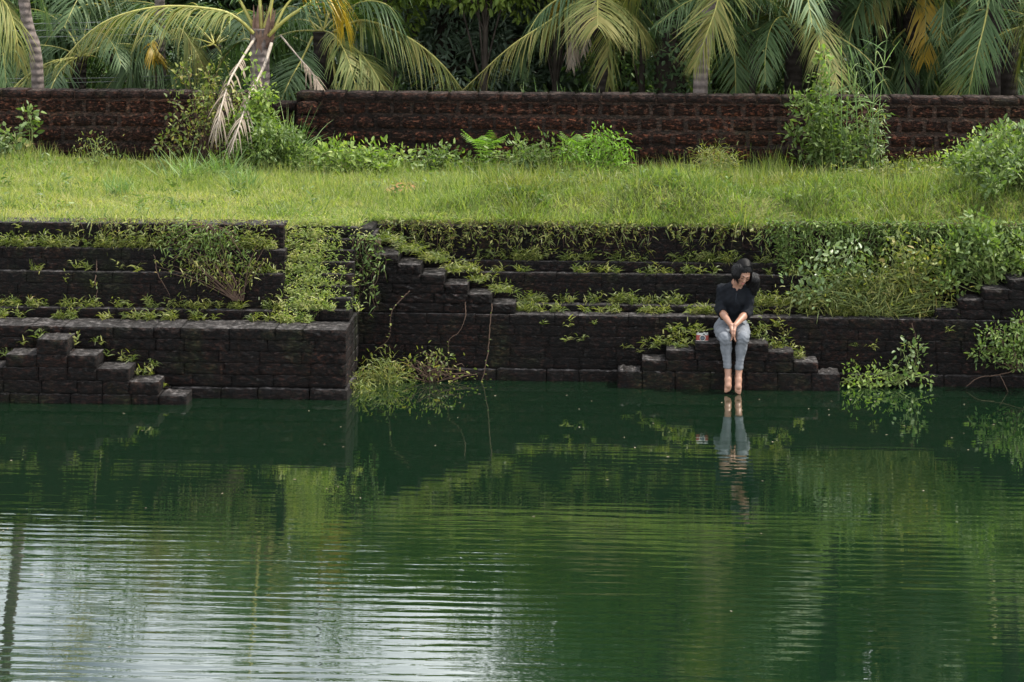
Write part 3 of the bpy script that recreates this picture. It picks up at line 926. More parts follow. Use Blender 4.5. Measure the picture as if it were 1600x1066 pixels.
def shrub(name, label, base, ext, n_stem, n_leaf, leafL, leafW, mat, stem_mat=None, cat='shrub', up=0.6, droop=0.1, start=0.25, stem_r=0.006, narrow=False, clump=0.05):
    """base: foot; ext: (half width, half depth, height)"""
    base = V3(base)
    g = thing(name, label, cat, base)
    st, fo = MB(), MB()
    B, D = [], []
    ph, wob = U(0, 6), U(0.5, 1.0)
    for i in range(n_stem):
        a = U(0, 2*math.pi); rr = math.sqrt(U(0, 1))*(1.0+0.35*math.sin(3*a+ph)*wob)
        top = np.array([math.cos(a)*ext[0]*rr, math.sin(a)*ext[1]*rr, ext[2]*(1-0.50*rr*rr)*U(0.40, 1.18)])
        mid = top*np.array([0.35, 0.35, 0.6])+rng.normal(size=3)*0.04
        path = spline([np.array([U(-.05, .05)*ext[0]*4, U(-.04, .04), 0]), mid, top, top+nrm(top*np.array([1, 1, 0.0])+1e-6)*0.10*ext[0]+np.array([0, 0, -droop*ext[2]])], 16)
        tube(st, path, np.linspace(stem_r, stem_r*0.3, 16), 4, cap=False)
        k = int(n_leaf//n_stem*U(0.45, 1.6))
        t = U(start, 1, k)**0.8
        idx = np.clip((t*15).astype(int), 0, 15)
        off = rng.normal(size=(k, 3))*clump
        B.append(path[idx]+off)
        D.append(nrm(off+1e-5)*0.9+rng.normal(size=(k, 3))*0.45+np.array([0, -0.15, 0.25]))
    B, D = np.concatenate(B), np.concatenate(D)
    B[:, 2] = np.maximum(B[:, 2], 0.01)
    N = len(B)
    if narrow:
        blades(fo, B, D, U(0.6, 1.3, N)*leafL, U(0.7, 1.2, N)*leafW, U(0.1, 0.7, N), 2)
    else:
        sz = U(0.45, 1.45, N)
        leaves(fo, B, D, rng.normal(size=(N, 3))*0.75+np.array([0.1, -0.25, 0.8]), sz*leafL, sz*U(0.75, 1.2, N)*leafW)
    st.build('stem', stem_mat or M['twig'], g)
    fo.build('foliage', mat, g)
    return g


def at(px, py, Y):
    p = P(px, py, Y); return p


def on_terrace(px, Y):
    x = PX(px, 300, Y); return np.array([x, Y, float(terrace_z(x, Y))])


broad_weeds()
# in front of the boundary wall, left to right
shrub('leafy_bush', 'wide olive bush with small leaves against the wall left of the palm', on_terrace(320, 4.15), (0.56, 0.30, 1.10), 44, 1700, 0.050, 0.025, M['bush_olive'], clump=0.045)
shrub('climbing_plant', 'bright green climber mounded below the coconut palm', on_terrace(398, 4.05), (0.24, 0.18, 1.05), 24, 1300, 0.060, 0.032, M['bush_bright'], M['stem'], clump=0.05)
shrub('leafy_bush', 'low dark green undergrowth right of the bright climber', on_terrace(425, 3.85), (0.36, 0.25, 0.62), 24, 1500, 0.060, 0.024, M['bush_mid'], M['stem'])
shrub('herb', 'tall thin herb with pairs of leaves against the left wall', on_terrace(45, 4.4), (0.05, 0.05, 0.72), 3, 90, 0.075, 0.042, M['bush_mid'], M['stem'], cat='herb')
shrub('herb', 'round-leaved herb at the left edge below the wall', on_terrace(4, 4.3), (0.16, 0.12, 0.36), 8, 150, 0.080, 0.052, M['bush_pale'], M['stem'], cat='herb')
shrub('herb', 'sparse twiggy herb between the left wall and the olive bush', on_terrace(150, 4.1), (0.25, 0.10, 0.42), 14, 160, 0.035, 0.016, M['bush_olive'], M['stem'], cat='herb')
shrub('leafy_bush', 'mound of fresh leafy herbs right of the tall grass clump', on_terrace(548, 3.8), (0.66, 0.36, 0.30), 50, 1300, 0.060, 0.030, M['bush_bright'], M['stem'])
shrub('leafy_bush', 'low leafy patch along the wall left of the fern', on_terrace(680, 4.1), (0.42, 0.20, 0.22), 26, 550, 0.058, 0.028, M['bush_mid'], M['stem'])
shrub('leafy_bush', 'broad low green mound in the middle of the back wall', on_terrace(850, 4.0), (0.70, 0.25, 0.32), 40, 900, 0.055, 0.026, M['bush_mid'], M['stem'])
shrub('leafy_bush', 'light green ferny bush right of the broad mound', on_terrace(935, 4.0), (0.40, 0.22, 0.42), 28, 900, 0.070, 0.020, M['fern'], M['stem'], narrow=True)
shrub('leafy_bush', 'tall rounded bush against the wall below the reeds', on_terrace(1290, 4.1), (0.46, 0.26, 1.00), 34, 1700, 0.070, 0.034, M['bush_mid'], M['stem'])
shrub('leafy_bush', 'grey-green feathery branch beside the tall reed bush', on_terrace(1352, 4.0), (0.30, 0.20, 0.92), 14, 800, 0.055, 0.018, M['bush_pale'], M['stem'], narrow=True, start=0.5)
shrub('climbing_plant', 'upright leafy shoot rising above the wall beside the reeds', on_terrace(1288, 4.3), (0.06, 0.06, 1.42), 4, 200, 0.070, 0.040, M['bush_bright'], M['stem'])
shrub('leafy_bush', 'big sprawling green bush at the right edge of the terrace', on_terrace(1590, 1.5), (0.60, 0.60, 0.66), 70, 3400, 0.060, 0.030, M['bush_mid'], M['stem'])
shrub('leafy_bush', 'bushy weeds at the right below the wall end', on_terrace(1550, 3.2), (0.80, 0.45, 0.50), 60, 1900, 0.055, 0.026, M['bush_bright'], M['stem'])
shrub('leafy_bush', 'low grassy bush in front of the reed bush', on_terrace(1400, 2.9), (0.75, 0.40, 0.36), 46, 2200, 0.055, 0.020, M['weed'], M['stem'], narrow=True)
shrub('leafy_bush', 'round tuft of feathery grass left of the reed bush', on_terrace(1120, 3.4), (0.34, 0.25, 0.40), 44, 1500, 0.090, 0.010, M['weed'], M['stem'], narrow=True)
# on the tiers at the right
shrub('leafy_bush', 'pale broad-leaved bush on the tier right of the woman', at(1310, 492, 0.30), (0.48, 0.10, 0.62), 40, 850, 0.056, 0.030, M['bush_pale'], M['stem'])
shrub('leafy_bush', 'bush with yellowing leaves on the tier at right', at(1420, 490, 0.30), (0.42, 0.10, 0.74), 40, 1000, 0.055, 0.030, M['bush_olive'], M['stem'])
shrub('leafy_bush', 'dense green bush above the stairs at the right edge', at(1545, 455, 0.40), (0.50, 0.22, 0.66), 40, 2300, 0.062, 0.030, M['bush_mid'], M['stem'])
shrub('leafy_bush', 'narrow-leaved green plants at the foot of the tier right of woman', at(1370, 492, 0.24), (0.74, 0.08, 0.42), 66, 1900, 0.095, 0.011, M['weed'], M['stem'], narrow=True)
shrub('leafy_bush', 'small-leaved bush hanging over the wall at the right border', at(1588, 575, -0.05), (0.30, 0.14, 0.42), 30, 1300, 0.045, 0.020, M['bush_mid'])
shrub('climbing_plant', 'leafy climber going up the wall right of the step pyramid', at(1425, 596, -0.01), (0.13, 0.03, 0.58), 6, 95, 0.050, 0.028, M['bush_pale'], M['stem'])
shrub('herb', 'low water-side herbs right of the step pyramid', at(1352, 600, -0.05), (0.22, 0.06, 0.12), 16, 200, 0.045, 0.022, M['bush_bright'], M['stem'], cat='herb')
shrub('herb', 'low leafy herbs below the wall climber', at(1405, 600, -0.05), (0.24, 0.06, 0.15), 16, 200, 0.045, 0.024, M['bush_mid'], M['stem'], cat='herb')
# beside the jutting block
shrub('leafy_bush', 'grassy weeds filling the corner beside the left platform', at(598, 606, -0.16), (0.30, 0.18, 0.24), 40, 900, 0.075, 0.010, M['weed'], M['stem'], narrow=True)
shrub('leafy_bush', 'twiggy dry bush on the wall foot right of the corner weeds', at(672, 600, -0.08), (0.36, 0.08, 0.28), 34, 300, 0.040, 0.018, M['bush_olive'], M['twig'])
shrub('leafy_bush', 'bright trailing weeds at the corner of the left platform waterline', at(566, 628, -0.55), (0.07, 0.12, 0.20), 14, 240, 0.080, 0.012, M['weed'], M['stem'], narrow=True)
def trailing(label, pts, n, mat, leafL, leafW, n_leaf):
    """twigs fanning from a root over the wall face, leaves along them"""
    root = P(*pts[0])
    g_ = thing('trailing_shrub', label, 'shrub', root)
    st, fo = MB(), MB()
    B, D = [], []
    for _ in range(n):
        tgt = P(*pts[1+int(rng.integers(len(pts)-1))])+V3((U(-.14, .14), U(-.04, .02), U(-.10, .10)))
        mid = (root+tgt)/2+V3((U(-.06, .06), U(-.06, -.01), U(-.02, .08)))
        path = spline([root+V3((U(-.05, .05), 0, 0)), mid, tgt], 14)
        tube(st, path-root, np.linspace(0.0055, 0.002, 14), 4, cap=False)
        k = n_leaf//n
        ii = rng.integers(5, 14, k)
        B.append(path[ii]-root+rng.normal(size=(k, 3))*np.array([0.035, 0.015, 0.035])); D.append(rng.normal(size=(k, 3))+np.array([0, -0.5, 0.25]))
    B, D = np.concatenate(B), np.concatenate(D)
    blades(fo, B, D, U(0.5, 1.3, len(B))*leafL, U(0.7, 1.3, len(B))*leafW, 0.4, 2)
    st.build('stem', M['twig'], g_); fo.build('foliage', mat, g_)


trailing('straggly shrub with long bare twigs fanning over the left tiers', [(372, 470, Y2-0.04), (300, 400, Y3-0.03), (320, 380, Y4-0.03), (260, 415, Y3-0.04), (345, 395, Y3-0.03), (395, 400, Y3-0.03), (285, 372, Y4-0.04)], 30, M['weed'], 0.060, 0.014, 560)
trailing('leafy weeds trailing from the grass edge down the left tiers', [(330, 352, Y4-0.03), (250, 372, Y4-0.04), (300, 385, Y4-0.04), (350, 390, Y4-0.04), (400, 375, Y4-0.04), (320, 410, Y3-0.04), (270, 400, Y3-0.04), (375, 415, Y3-0.04)], 40, M['bush_mid'], 0.060, 0.015, 1100)


def grass_clump(label, base, n, L, Wd, spread, droop, mat=None, name='grass_clump', cat='grass clump'):
    base = V3(base)
    b = base + rng.normal(size=(n, 3))*np.array([spread*0.18, spread*0.12, 0])
    d = np.stack([rng.normal(size=n)*spread, rng.normal(size=n)*spread*0.8, np.ones(n)], -1)
    mb = blades(MB(), b-base, d, U(0.5, 1.1, n)*L, U(0.7, 1.2, n)*Wd, U(0.1, 1.0, n)*droop, 6)
    return tag(mb.build(name, mat or M['reed'], loc=tuple(base)), label, cat, kind='thing')


grass_clump('tall clump of long arching grass at the gap in the wall', on_terrace(452, 4.0), 150, 0.95, 0.014, 0.42, 0.55)
grass_clump('long grass clump just right of the wall pillar', on_terrace(505, 3.9), 60, 0.62, 0.012, 0.75, 0.6)
grass_clump('arching grass clump below the olive bush', on_terrace(300, 3.3), 130, 0.55, 0.013, 0.75, 0.7)
grass_clump('wispy grass clump in the open grass left of centre', on_terrace(380, 2.4), 150, 0.42, 0.008, 0.45, 0.4)
grass_clump('wispy tall grass clump near the left tier edge', on_terrace(190, 1.9), 110, 0.34, 0.007, 0.45, 0.4)
grass_clump('spiky grass clump under the bright climber', on_terrace(350, 3.5), 90, 0.50, 0.012, 0.6, 0.6)
for lab, px in (('first grass tuft from the left sticking up behind the back wall, below the drooping fronds', 612), ('grass tuft sticking up behind the wall near the middle', 835),
                ('grass tuft behind the wall just left of the dark palm trunk', 885), ('drooping grass tuft behind the wall right of the dark palm trunk', 925),
                ('grass tuft behind the wall beside the short grey trunk', 1080), ('arching grass tuft behind the wall right of the short grey trunk', 1205)):
    p = P(px, 150, YW+0.6)
    grass_clump(lab, (p[0], YW+0.6, 1.95), 12, 0.62, 0.022, 0.40, 0.5)
# reeds
g = thing('tall_reeds', 'tall pale reeds standing in front of the back wall at right', 'reeds', on_terrace(1325, 4.0))
for k in range(9):
    px = U(1292, 1372); top = U(50, 130)
    p0 = on_terrace(px, 4.0+U(-.1, .1)); p1 = P(px+U(-12, 22), top, 4.0)
    path = spline([p0, (p0+p1)/2+np.array([U(-.03, .03), 0, 0]), p1], 12)
    mb = tube(MB(), path-V3(g.location), np.linspace(0.008, 0.002, 12), 5, cap=False)
    idx = rng.integers(5, 12, 9)
    d = rng.normal(size=(9, 3))*np.array([0.55, 0.3, 0.2])+np.array([0, 0, 0.8])
    blades(mb, path[idx]-V3(g.location), d, U(0.25, 0.5, 9), 0.011, U(0.1, 0.8, 9), 5)
    mb.build('reed', M['reed'], g)


def fern(label, base, n, L):
    base = V3(base)
    g = thing('fern', label, 'fern', base)
    for i in range(n):
        a = 2*math.pi*i/n+U(-.3, .3)
        o = np.array([math.cos(a), math.sin(a)*0.6, 0])
        path = spline([np.zeros(3), o*L*0.22+np.array([0, 0, L*0.75]), o*L*0.62+np.array([0, 0, L*U(.85, 1.15)])], 16)
        mb = tube(MB(), path, np.linspace(0.004, 0.001, 16), 3, cap=False)
        tn = nrm(np.gradient(path, axis=0)); s = nrm(np.cross(tn, (0, 0, 1.0)))
        for sg in (-1, 1):
            ln = 0.12*np.sin(np.linspace(0.35, 3.0, 16))+0.02
            blades(mb, path[2:], (s*sg+tn*0.5)[2:], ln[2:], 0.011, 0.35, 2, side=tn[2:]+0.2*np.cross(s, tn)[2:])
        mb.build('frond', M['fern'], g)


fern('bright fern with upright fronds against the middle of the back wall', on_terrace(757, 4.2), 9, 0.42)
fern('small bright fern left of the ferny bush', on_terrace(900, 4.2), 7, 0.36)

# vines hanging on the walls
def vine(label, pts, r=0.006, n_leaf=6, mat=None):
    w = np.array([P(*q_) for q_ in pts])
    base = w[-1].copy()
    g = thing('hanging_vine', label, 'vine', base)
    path = spline(w, 8*len(w))+rng.normal(size=(8*len(w), 3))*0.002
    tube(MB(), path-base, np.linspace(r, r*0.5, len(path)), 5).build('stem', mat or M['twig'], g)
    if n_leaf:
        idx = rng.integers(4, len(path), n_leaf)
        d = rng.normal(size=(n_leaf, 3))+np.array([0, -0.5, -0.2])
        leaves(MB(), path[idx]-base, d, (0.1, -0.5, 0.8), U(0.02, 0.045, n_leaf), U(0.012, 0.022, n_leaf)).build('leaf', M['bush_olive'], g)["kind"] = 'stuff'


vine('long reddish vine hanging from the lowest side stair into the water', [(769, 475, 0.05), (766, 505, 0.02), (763, 545, 0.0), (757, 580, -0.03), (751, 600, -0.08)], 0.006, 8)
vine('curved vine hanging from the second side stair tread', [(727, 472, 0.05), (727, 495, 0.02), (718, 518, 0.02), (702, 532, 0.02), (700, 555, 0.0)], 0.005, 4)
vine('tangled bare vine on the dark side stair wall', [(640, 455, 0.05), (625, 470, 0.04), (612, 487, 0.03), (610, 510, 0.02), (607, 530, 0.02), (590, 545, 0.02)], 0.006, 10)
vine('twisted grey vine hanging down the left tiers', [(150, 385, Y4-0.05), (151, 420, Y3-0.04), (148, 440, Y2-0.03), (152, 455, Y2-0.03), (147, 478, Y2-0.03)], 0.006, 5)
vine('thin vine looping over the left tiers below the trailing weeds', [(232, 385, Y4-0.05), (243, 405, Y3-0.03), (245, 425, Y2-0.03), (262, 455, Y2-0.03), (266, 470, Y2-0.03)], 0.004, 6)
vine('leafy vine hanging down the wall right of the step pyramid', [(1425, 505, 0.04), (1431, 530, 0.03), (1430, 560, 0.02), (1431, 590, 0.0)], 0.004, 12)
vine('bare twig leaning on the wall near the right border', [(1600, 575, -0.04), (1560, 586, -0.05), (1530, 590, -0.06), (1510, 604, -0.10)], 0.007, 0)
vine('dry stick poking from the water near the right border', [(1562, 585, -0.10), (1568, 597, -0.14), (1575, 612, -0.2)], 0.005, 0)

mb = MB()
n = 90
x_, y_ = U(-5.5, 5.5, n), -0.6-8.5*U(0, 1, n)**1.8
leaves(mb, np.stack([x_, y_, np.full(n, ZW+0.004)], -1), np.stack([rng.normal(size=n), rng.normal(size=n), 0*x_], -1), (0, 0, 1), U(0.012, 0.035, n), U(0.008, 0.016, n), curl=0.0, fold=0.05)
tag(mb.build('floating_flecks', M['palm_dry']), 'tiny pale flecks and fallen leaves floating on the pond', 'debris', kind='stuff')

# ------------------------------------------------------------------ palms
def frond_geo(path, lf_len, n, hang, wid=0.026, spread=0.75, rach_r=0.014, bare=0.10, twist=0.0, ragged=0.28):
    """midrib along path with leaflets on both sides; returns (rachis MB, leaflets MB)"""
    K = len(path); n = int(n*1.25)
    ra = tube(MB(), path, np.linspace(rach_r, rach_r*0.22, K), 5)
    tt = np.linspace(bare, 0.995, n)
    ii = tt*(K-1); i0 = np.clip(ii.astype(int), 0, K-2); fr = (ii-i0)[:, None]
    p = path[i0]*(1-fr)+path[i0+1]*fr
    tg = nrm(np.gradient(path, axis=0)); tg = nrm(tg[i0]*(1-fr)+tg[i0+1]*fr)
    s = np.cross(tg, np.array([0, 0, 1.0])); s = nrm(np.where(np.linalg.norm(s, axis=1, keepdims=True) < 0.15, np.array([1.0, 0, 0]), s))
    u = np.cross(s, tg)
    s = s*math.cos(twist)+u*math.sin(twist); u = np.cross(s, tg)
    ln = lf_len*(np.sin(np.clip((tt-bare)/(1-bare), 0, 1)**0.75*2.6+0.42)**0.8)*0.98+0.05
    lf = MB()
    for sg in (-1, 1):
        jit = rng.normal(size=(n, 3))*0.12
        d = s*sg*spread+tg*(0.55+0.35*tt[:, None])+u*0.18+jit
        keep = (U(0, 1, n) > ragged*0.45) & (np.sin(tt*U(18, 34)+U(0, 6)) > -0.93)
        L = ln*U(1-ragged, 1.05, n)
        d = nrm(d)
        d2 = d+np.array([0, 0, -1.0])*hang*0.35
        sd_ = np.cross(d2, u)
        r = np.clip(U(0, 0.55, n)+0.40*tt+0.05, 0, 1)
        blades(lf, p[keep], d2[keep], L[keep], wid*np.clip(0.6+0.4*np.sin(tt*3), 0.3, 1)[keep], (hang*U(0.6, 1.3, n))[keep], 3, r[keep], side=sd_[keep])
    return ra, lf


def frond(parent, path, lf_len, n, hang, leaf, rachis, name='frond', **kw):
    org = V3(parent.location)
    ra, lf = frond_geo(np.asarray(path)-org, lf_len, n, hang, **kw)
    o = lf.build(name, leaf, parent)
    ra.build('midrib', rachis, o)
    return o


def hero(parent, pts, lf_len, n, hang, leaf='palm_green', rachis='rachis', **kw):
    """pts: (photo x, photo y, Y) along the midrib"""
    w = np.array([P(*q_) for q_ in pts])
    return frond(parent, spline(w, 26), lf_len, n, hang, M[leaf], M[rachis], **kw)


GEN = {}
def generic_fronds():
    for kind, (leaf, rach) in {'g': ('palm_green', 'rachis'), 'y': ('palm_yellow', 'rachis'), 'd': ('palm_dry', 'rachis_dry')}.items():
        GEN[kind] = []
        for k in range(4):
            el = [1.15, 0.75, 0.35, -0.1][k]
            L = 2.6
            pts = [np.zeros(3)]
            a = el
            for j in range(6):
                pts.append(pts[-1]+np.array([math.cos(a), 0, math.sin(a)])*L/6)
                a -= [0.20, 0.26, 0.30, 0.32][k] if kind != 'd' else 0.34
            path = spline(pts, 22)
            ra, lf = frond_geo(path, 0.62, 62, 0.55 if kind != 'd' else 1.0, 0.030, ragged=0.15 if kind != 'd' else 0.5)
            GEN[kind].append((lf.mesh('frond', M[leaf]), ra.mesh('midrib', M[rach])))
generic_fronds()


def add_generic(parent, top, n, kinds, scale=1.0, az0=0.0, low=0):
    for i in range(n):
        kd = kinds[i % len(kinds)]
        lv = (i*7+int(rng.integers(2))) % 4
        if low and lv < low: lv = low
        lf, ra = GEN[kd][lv]
        o = link('frond', lf, parent); c = link('midrib', ra, o)
        o.location = tuple(V3(top)-V3(parent.location))
        o.rotation_euler = (U(-.25, .25), U(-.12, .12), az0+i*2.39996+U(-.2, .2))
        s_ = scale*U(0.82, 1.15); o.scale = (s_, s_, s_)


def trunk(parent, pts, r0, r1, mat, name='trunk'):
    w = np.array(pts, float)
    path = spline(w, 20)
    rad = np.linspace(r0, r1, 20)*(1+0.04*np.sin(np.arange(20)*2.4))
    rad[0] *= 1.15
    tube(MB(), path-V3(parent.location), rad, 12).build(name, mat, parent, smooth=True)


GZ = 1.1
# palm at the gap in the wall
YA = 5.45
b = P(408, 150, YA); base = np.array([b[0], YA, GZ])
pa = thing('coconut_palm', 'young coconut palm with thick yellow-green stalks rising behind the leafy bush', 'palm tree', base)
trunk(pa, [base, (b[0], YA, 1.8), P(406, 95, YA), P(408, 45, YA)], 0.11, 0.12, M['trunk'])
# husk round the heart
for k in range(11):
    a = k*2.4
    p0 = P(408+10*math.cos(a), 78+U(-8, 8), YA-0.10*math.sin(a)); p1 = P(408+17*math.cos(a)+U(-6, 6), 40+U(-30, 12), YA-0.16*math.sin(a))
    path = spline([p0, (p0+p1)/2+np.array([0.03*math.cos(a), -0.03*math.sin(a), 0]), p1], 8)
    blades(MB(), [p0-base, p0-base], [p1-p0, p1-p0+np.array([.05, 0, 0])], np.linalg.norm(p1-p0)*1.1, 0.10, 0.05, 4).build('husk', M['husk'], pa)
H = lambda *a_, **k_: hero(pa, *a_, **k_)
H([(396, 52, YA-0.1), (372, 30, YA-0.2), (336, 15, YA-0.3), (245, 11, YA-0.5), (157, 38, YA-0.6), (86, 106, YA-0.7)], 0.52, 92, 0.75, 'palm_yellow', rach_r=0.024, bare=0.24, wid=0.030)
H([(420, 56, YA-0.1), (450, 28, YA-0.2), (490, 2, YA-0.3), (560, -45, YA-0.4), (640, -60, YA-0.5), (720, -30, YA-0.6)], 0.55, 80, 0.6, 'palm_green', rach_r=0.026, bare=0.30)
H([(408, 50, YA), (406, 0, YA), (400, -90, YA+0.1), (385, -190, YA+0.3), (340, -250, YA+0.5)], 0.6, 80, 0.4, 'palm_green', rach_r=0.028, bare=0.3)
H([(416, 52, YA), (424, 5, YA), (440, -80, YA+0.1), (480, -170, YA+0.3), (560, -220, YA+0.5)], 0.6, 80, 0.4, 'palm_yellow', rach_r=0.028, bare=0.3)
H([(400, 52, YA), (386, 22, YA), (362, -15, YA), (290, -90, YA+0.1), (190, -110, YA+0.2), (110, -60, YA+0.2)], 0.55, 80, 0.5, 'palm_green', rach_r=0.026, bare=0.3)
H([(426, 50, YA), (450, 5, YA+0.1), (490, -25, YA+0.2), (520, -15, YA+0.3), (538, 35, YA+0.4)], 0.50, 60, 0.9, 'palm_gold', rach_r=0.020, bare=0.35)
H([(412, 44, YA+0.1), (440, -30, YA+0.3), (500, -70, YA+0.8), (580, -60, YA+1.2), (640, -5, YA+1.5)], 0.55, 70, 0.7, 'palm_green', rach_r=0.022, bare=0.2)
H([(398, 60, YA-0.1), (378, 92, YA-0.5), (358, 128, YA-1.2), (344, 175, YA-1.75), (336, 215, YA-1.85)], 0.26, 28, 1.0, 'palm_dry', 'rachis_dry', rach_r=0.020, bare=0.25, ragged=0.6, wid=0.024, name='dry_frond')
H([(424, 68, YA-0.1), (412, 105, YA-0.4), (392, 145, YA-1.2), (374, 195, YA-1.75), (360, 238, YA-1.9)], 0.24, 26, 1.0, 'palm_dry', 'rachis_dry', rach_r=0.024, bare=0.35, ragged=0.6, wid=0.024, name='dry_frond')
H([(438, 55, YA), (462, 84, YA-0.1), (488, 115, YA-0.2), (506, 146, YA-0.3)], 0.22, 34, 0.8, 'palm_dry', 'rachis_dry', rach_r=0.013, bare=0.45, ragged=0.7, wid=0.018, name='dry_frond')
H([(404, 70, YA+0.1), (380, 62, YA+0.3), (350, 90, YA+0.4), (330, 140, YA+0.4)], 0.45, 54, 0.5, 'palm_green', bare=0.15)

# palm just behind it to the right
YB = 6.6
b = P(505, 150, YB); base = np.array([b[0], YB, GZ])
pb = thing('coconut_palm', 'low coconut palm with fronds drooping over the wall right of the first palm', 'palm tree', base)
trunk(pb, [base, P(506, 100, YB), P(505, 50, YB)], 0.12, 0.13, M['trunk_dark'])
H = lambda *a_, **k_: hero(pb, *a_, **k_)
H([(488, 58, YB-0.1), (472, 92, YB-0.5), (452, 128, YB-0.9), (432, 175, YB-1.1)], 0.52, 64, 0.25, 'palm_green', bare=0.18, rach_r=0.018)
H([(516, 70, YB-0.1), (522, 105, YB-0.4), (526, 150, YB-0.6), (526, 175, YB-0.6)], 0.35, 30, 0.3, 'palm_yellow', bare=0.6, rach_r=0.022)
H([(522, 62, YB-0.1), (556, 78, YB-0.4), (582, 108, YB-0.6), (604, 148, YB-0.7)], 0.50, 62, 0.55, 'palm_yellow', bare=0.12, rach_r=0.018)
H([(520, 50, YB), (570, 32, YB-0.2), (640, 60, YB-0.4), (690, 100, YB-0.5), (722, 140, YB-0.5)], 0.48, 78, 0.8, 'palm_yellow', bare=0.12, rach_r=0.020)
H([(515, 45, YB), (560, 5, YB-0.2), (605, 8, YB-0.3), (630, 45, YB-0.3), (640, 72, YB-0.3)], 0.50, 66, 0.7, 'palm_green', bare=0.15)
H([(495, 48, YB), (470, 15, YB), (440, 15, YB-0.2), (410, 60, YB-0.2)], 0.45, 56, 0.7, 'palm_green', bare=0.2)
add_generic(pb, P(505, 48, YB), 7, 'ggy', 0.85, 0.4)

# palms on the left
def simple_palm(label, pts_px, Y, r, mat, top_px, n, kinds, scale, low=0):
    b_ = P(*pts_px[0], Y); base_ = np.array([b_[0], Y, GZ])
    g_ = thing('coconut_palm', label, 'palm tree', base_)
    w_ = [base_]+[P(x_, y_, Y) for x_, y_ in pts_px[1:]]
    top = P(*top_px, Y)
    trunk(g_, w_+[top], r, r*0.8, mat)
    add_generic(g_, top, n, kinds, scale, U(0, 6), low)
    return g_


p1 = simple_palm('slender leaning grey palm trunk at the far left', [(66, 160), (56, 90), (40, 20)], 6.8, 0.085, M['trunk'], (10, -230), 9, 'ggy', 0.9)
H = lambda *a_, **k_: hero(p1, *a_, **k_)
p2 = thing('coconut_palm', 'low yellowing palm whose fronds enter at the left edge', 'palm tree', (PX(-60, 150, 5.9), 5.9, GZ))
trunk(p2, [p2.location, P(-60, 90, 5.9), P(-55, 30, 5.9)], 0.12, 0.12, M['trunk'])
H = lambda *a_, **k_: hero(p2, *a_, **k_)
H([(-50, 30, 5.9), (-20, -10, 5.8), (8, 5, 5.7), (24, 50, 5.6), (32, 105, 5.6)], 0.42, 60, 0.8, 'palm_yellow', rach_r=0.02)
H([(-50, 35, 5.9), (-25, 30, 5.7), (0, 60, 5.5), (10, 130, 5.4)], 0.40, 56, 0.6, 'palm_green')
H([(-50, 30, 5.9), (0, -60, 5.9), (50, -40, 6.0), (78, 40, 6.1)], 0.45, 56, 0.8, 'palm_green')
p3 = simple_palm('grey palm trunk between the far left palm and the olive bush', [(252, 150), (251, 110), (250, 40)], 8.2, 0.075, M['trunk'], (246, -160), 8, 'ggy', 0.85)
H = lambda *a_, **k_: hero(p3, *a_, **k_)
H([(250, 60, 8.0), (280, 45, 7.8), (300, 70, 7.7), (318, 105, 7.6)], 0.5, 56, 0.7, 'palm_yellow')
H([(248, 58, 8.0), (220, 60, 7.8), (205, 95, 7.7), (212, 140, 7.6)], 0.5, 56, 0.7, 'palm_green')
H([(250, 55, 8.0), (236, 68, 7.7), (240, 82, 7.6), (243, 92, 7.6)], 0.22, 26, 0.6, 'palm_gold', bare=0.2)
simple_palm('low green palm behind the far left palm', [(120, 150), (122, 120)], 8.0, 0.12, M['trunk_dark'], (126, 88), 13, 'ggyg', 0.85, 1)
simple_palm('low green palm deep in the grove behind the yellowing frond', [(330, 150), (332, 110)], 9.0, 0.12, M['trunk_dark'], (335, 70), 14, 'ggg', 0.95, 1)
simple_palm('palm crown in the shade above the olive bush', [(180, 150), (180, 100)], 10.5, 0.12, M['trunk_dark'], (180, 20), 14, 'gg', 1.1, 1)

# palm in the middle, with a pale frond facing the viewer
YC = 7.2
b = P(946, 150, YC); base = np.array([b[0], YC, GZ])
pc = thing('coconut_palm', 'coconut palm with dark trunk and a pale umbrella-like frond, right of centre', 'palm tree', base)
trunk(pc, [base, P(942, 100, YC), P(935, 40, YC), P(934, -10, YC)], 0.10, 0.085, M['trunk_dark'])
H = lambda *a_, **k_: hero(pc, *a_, **k_)
H([(930, -8, YC), (900, 2, YC-0.3), (855, 35, YC-0.6), (795, 75, YC-0.8), (722, 142, YC-0.9)], 0.42, 72, 0.85, 'palm_yellow', rach_r=0.020, bare=0.12)
H([(928, -8, YC), (890, -10, YC-0.3), (845, 20, YC-0.5), (818, 70, YC-0.6), (812, 105, YC-0.6)], 0.42, 64, 0.8, 'palm_green', bare=0.12)
H([(934, -12, YC), (934, -10, YC-0.7), (934, 2, YC-1.3), (934, 22, YC-1.7), (934, 42, YC-1.9)], 0.60, 60, 0.55, 'palm_yellow', bare=0.25, spread=1.1)
H([(938, -8, YC), (965, 2, YC-0.2), (990, 30, YC-0.4), (1014, 68, YC-0.5)], 0.42, 56, 0.7, 'palm_yellow', bare=0.12)
H([(940, -10, YC), (975, -5, YC+0.1), (1005, 20, YC+0.1), (1030, 52, YC+0.1)], 0.42, 56, 0.8, 'palm_green', bare=0.12)
H([(925, 0, YC-0.05), (905, 22, YC-0.2), (896, 60, YC-0.25), (893, 104, YC-0.25)], 0.20, 40, 0.8, 'palm_dry', 'rachis_dry', ragged=0.5, name='dry_frond')
H([(931, 0, YC-0.08), (918, 30, YC-0.2), (912, 82, YC-0.2)], 0.15, 30, 0.8, 'palm_dry', 'rachis_dry', ragged=0.5, name='dry_frond')
H([(930, -5, YC), (905, -15, YC+0.2), (870, 0, YC+0.3), (850, 60, YC+0.3)], 0.40, 50, 0.9, 'palm_gold', bare=0.2)
add_generic(pc, P(934, -15, YC), 6, 'gy', 0.75, 1.2)

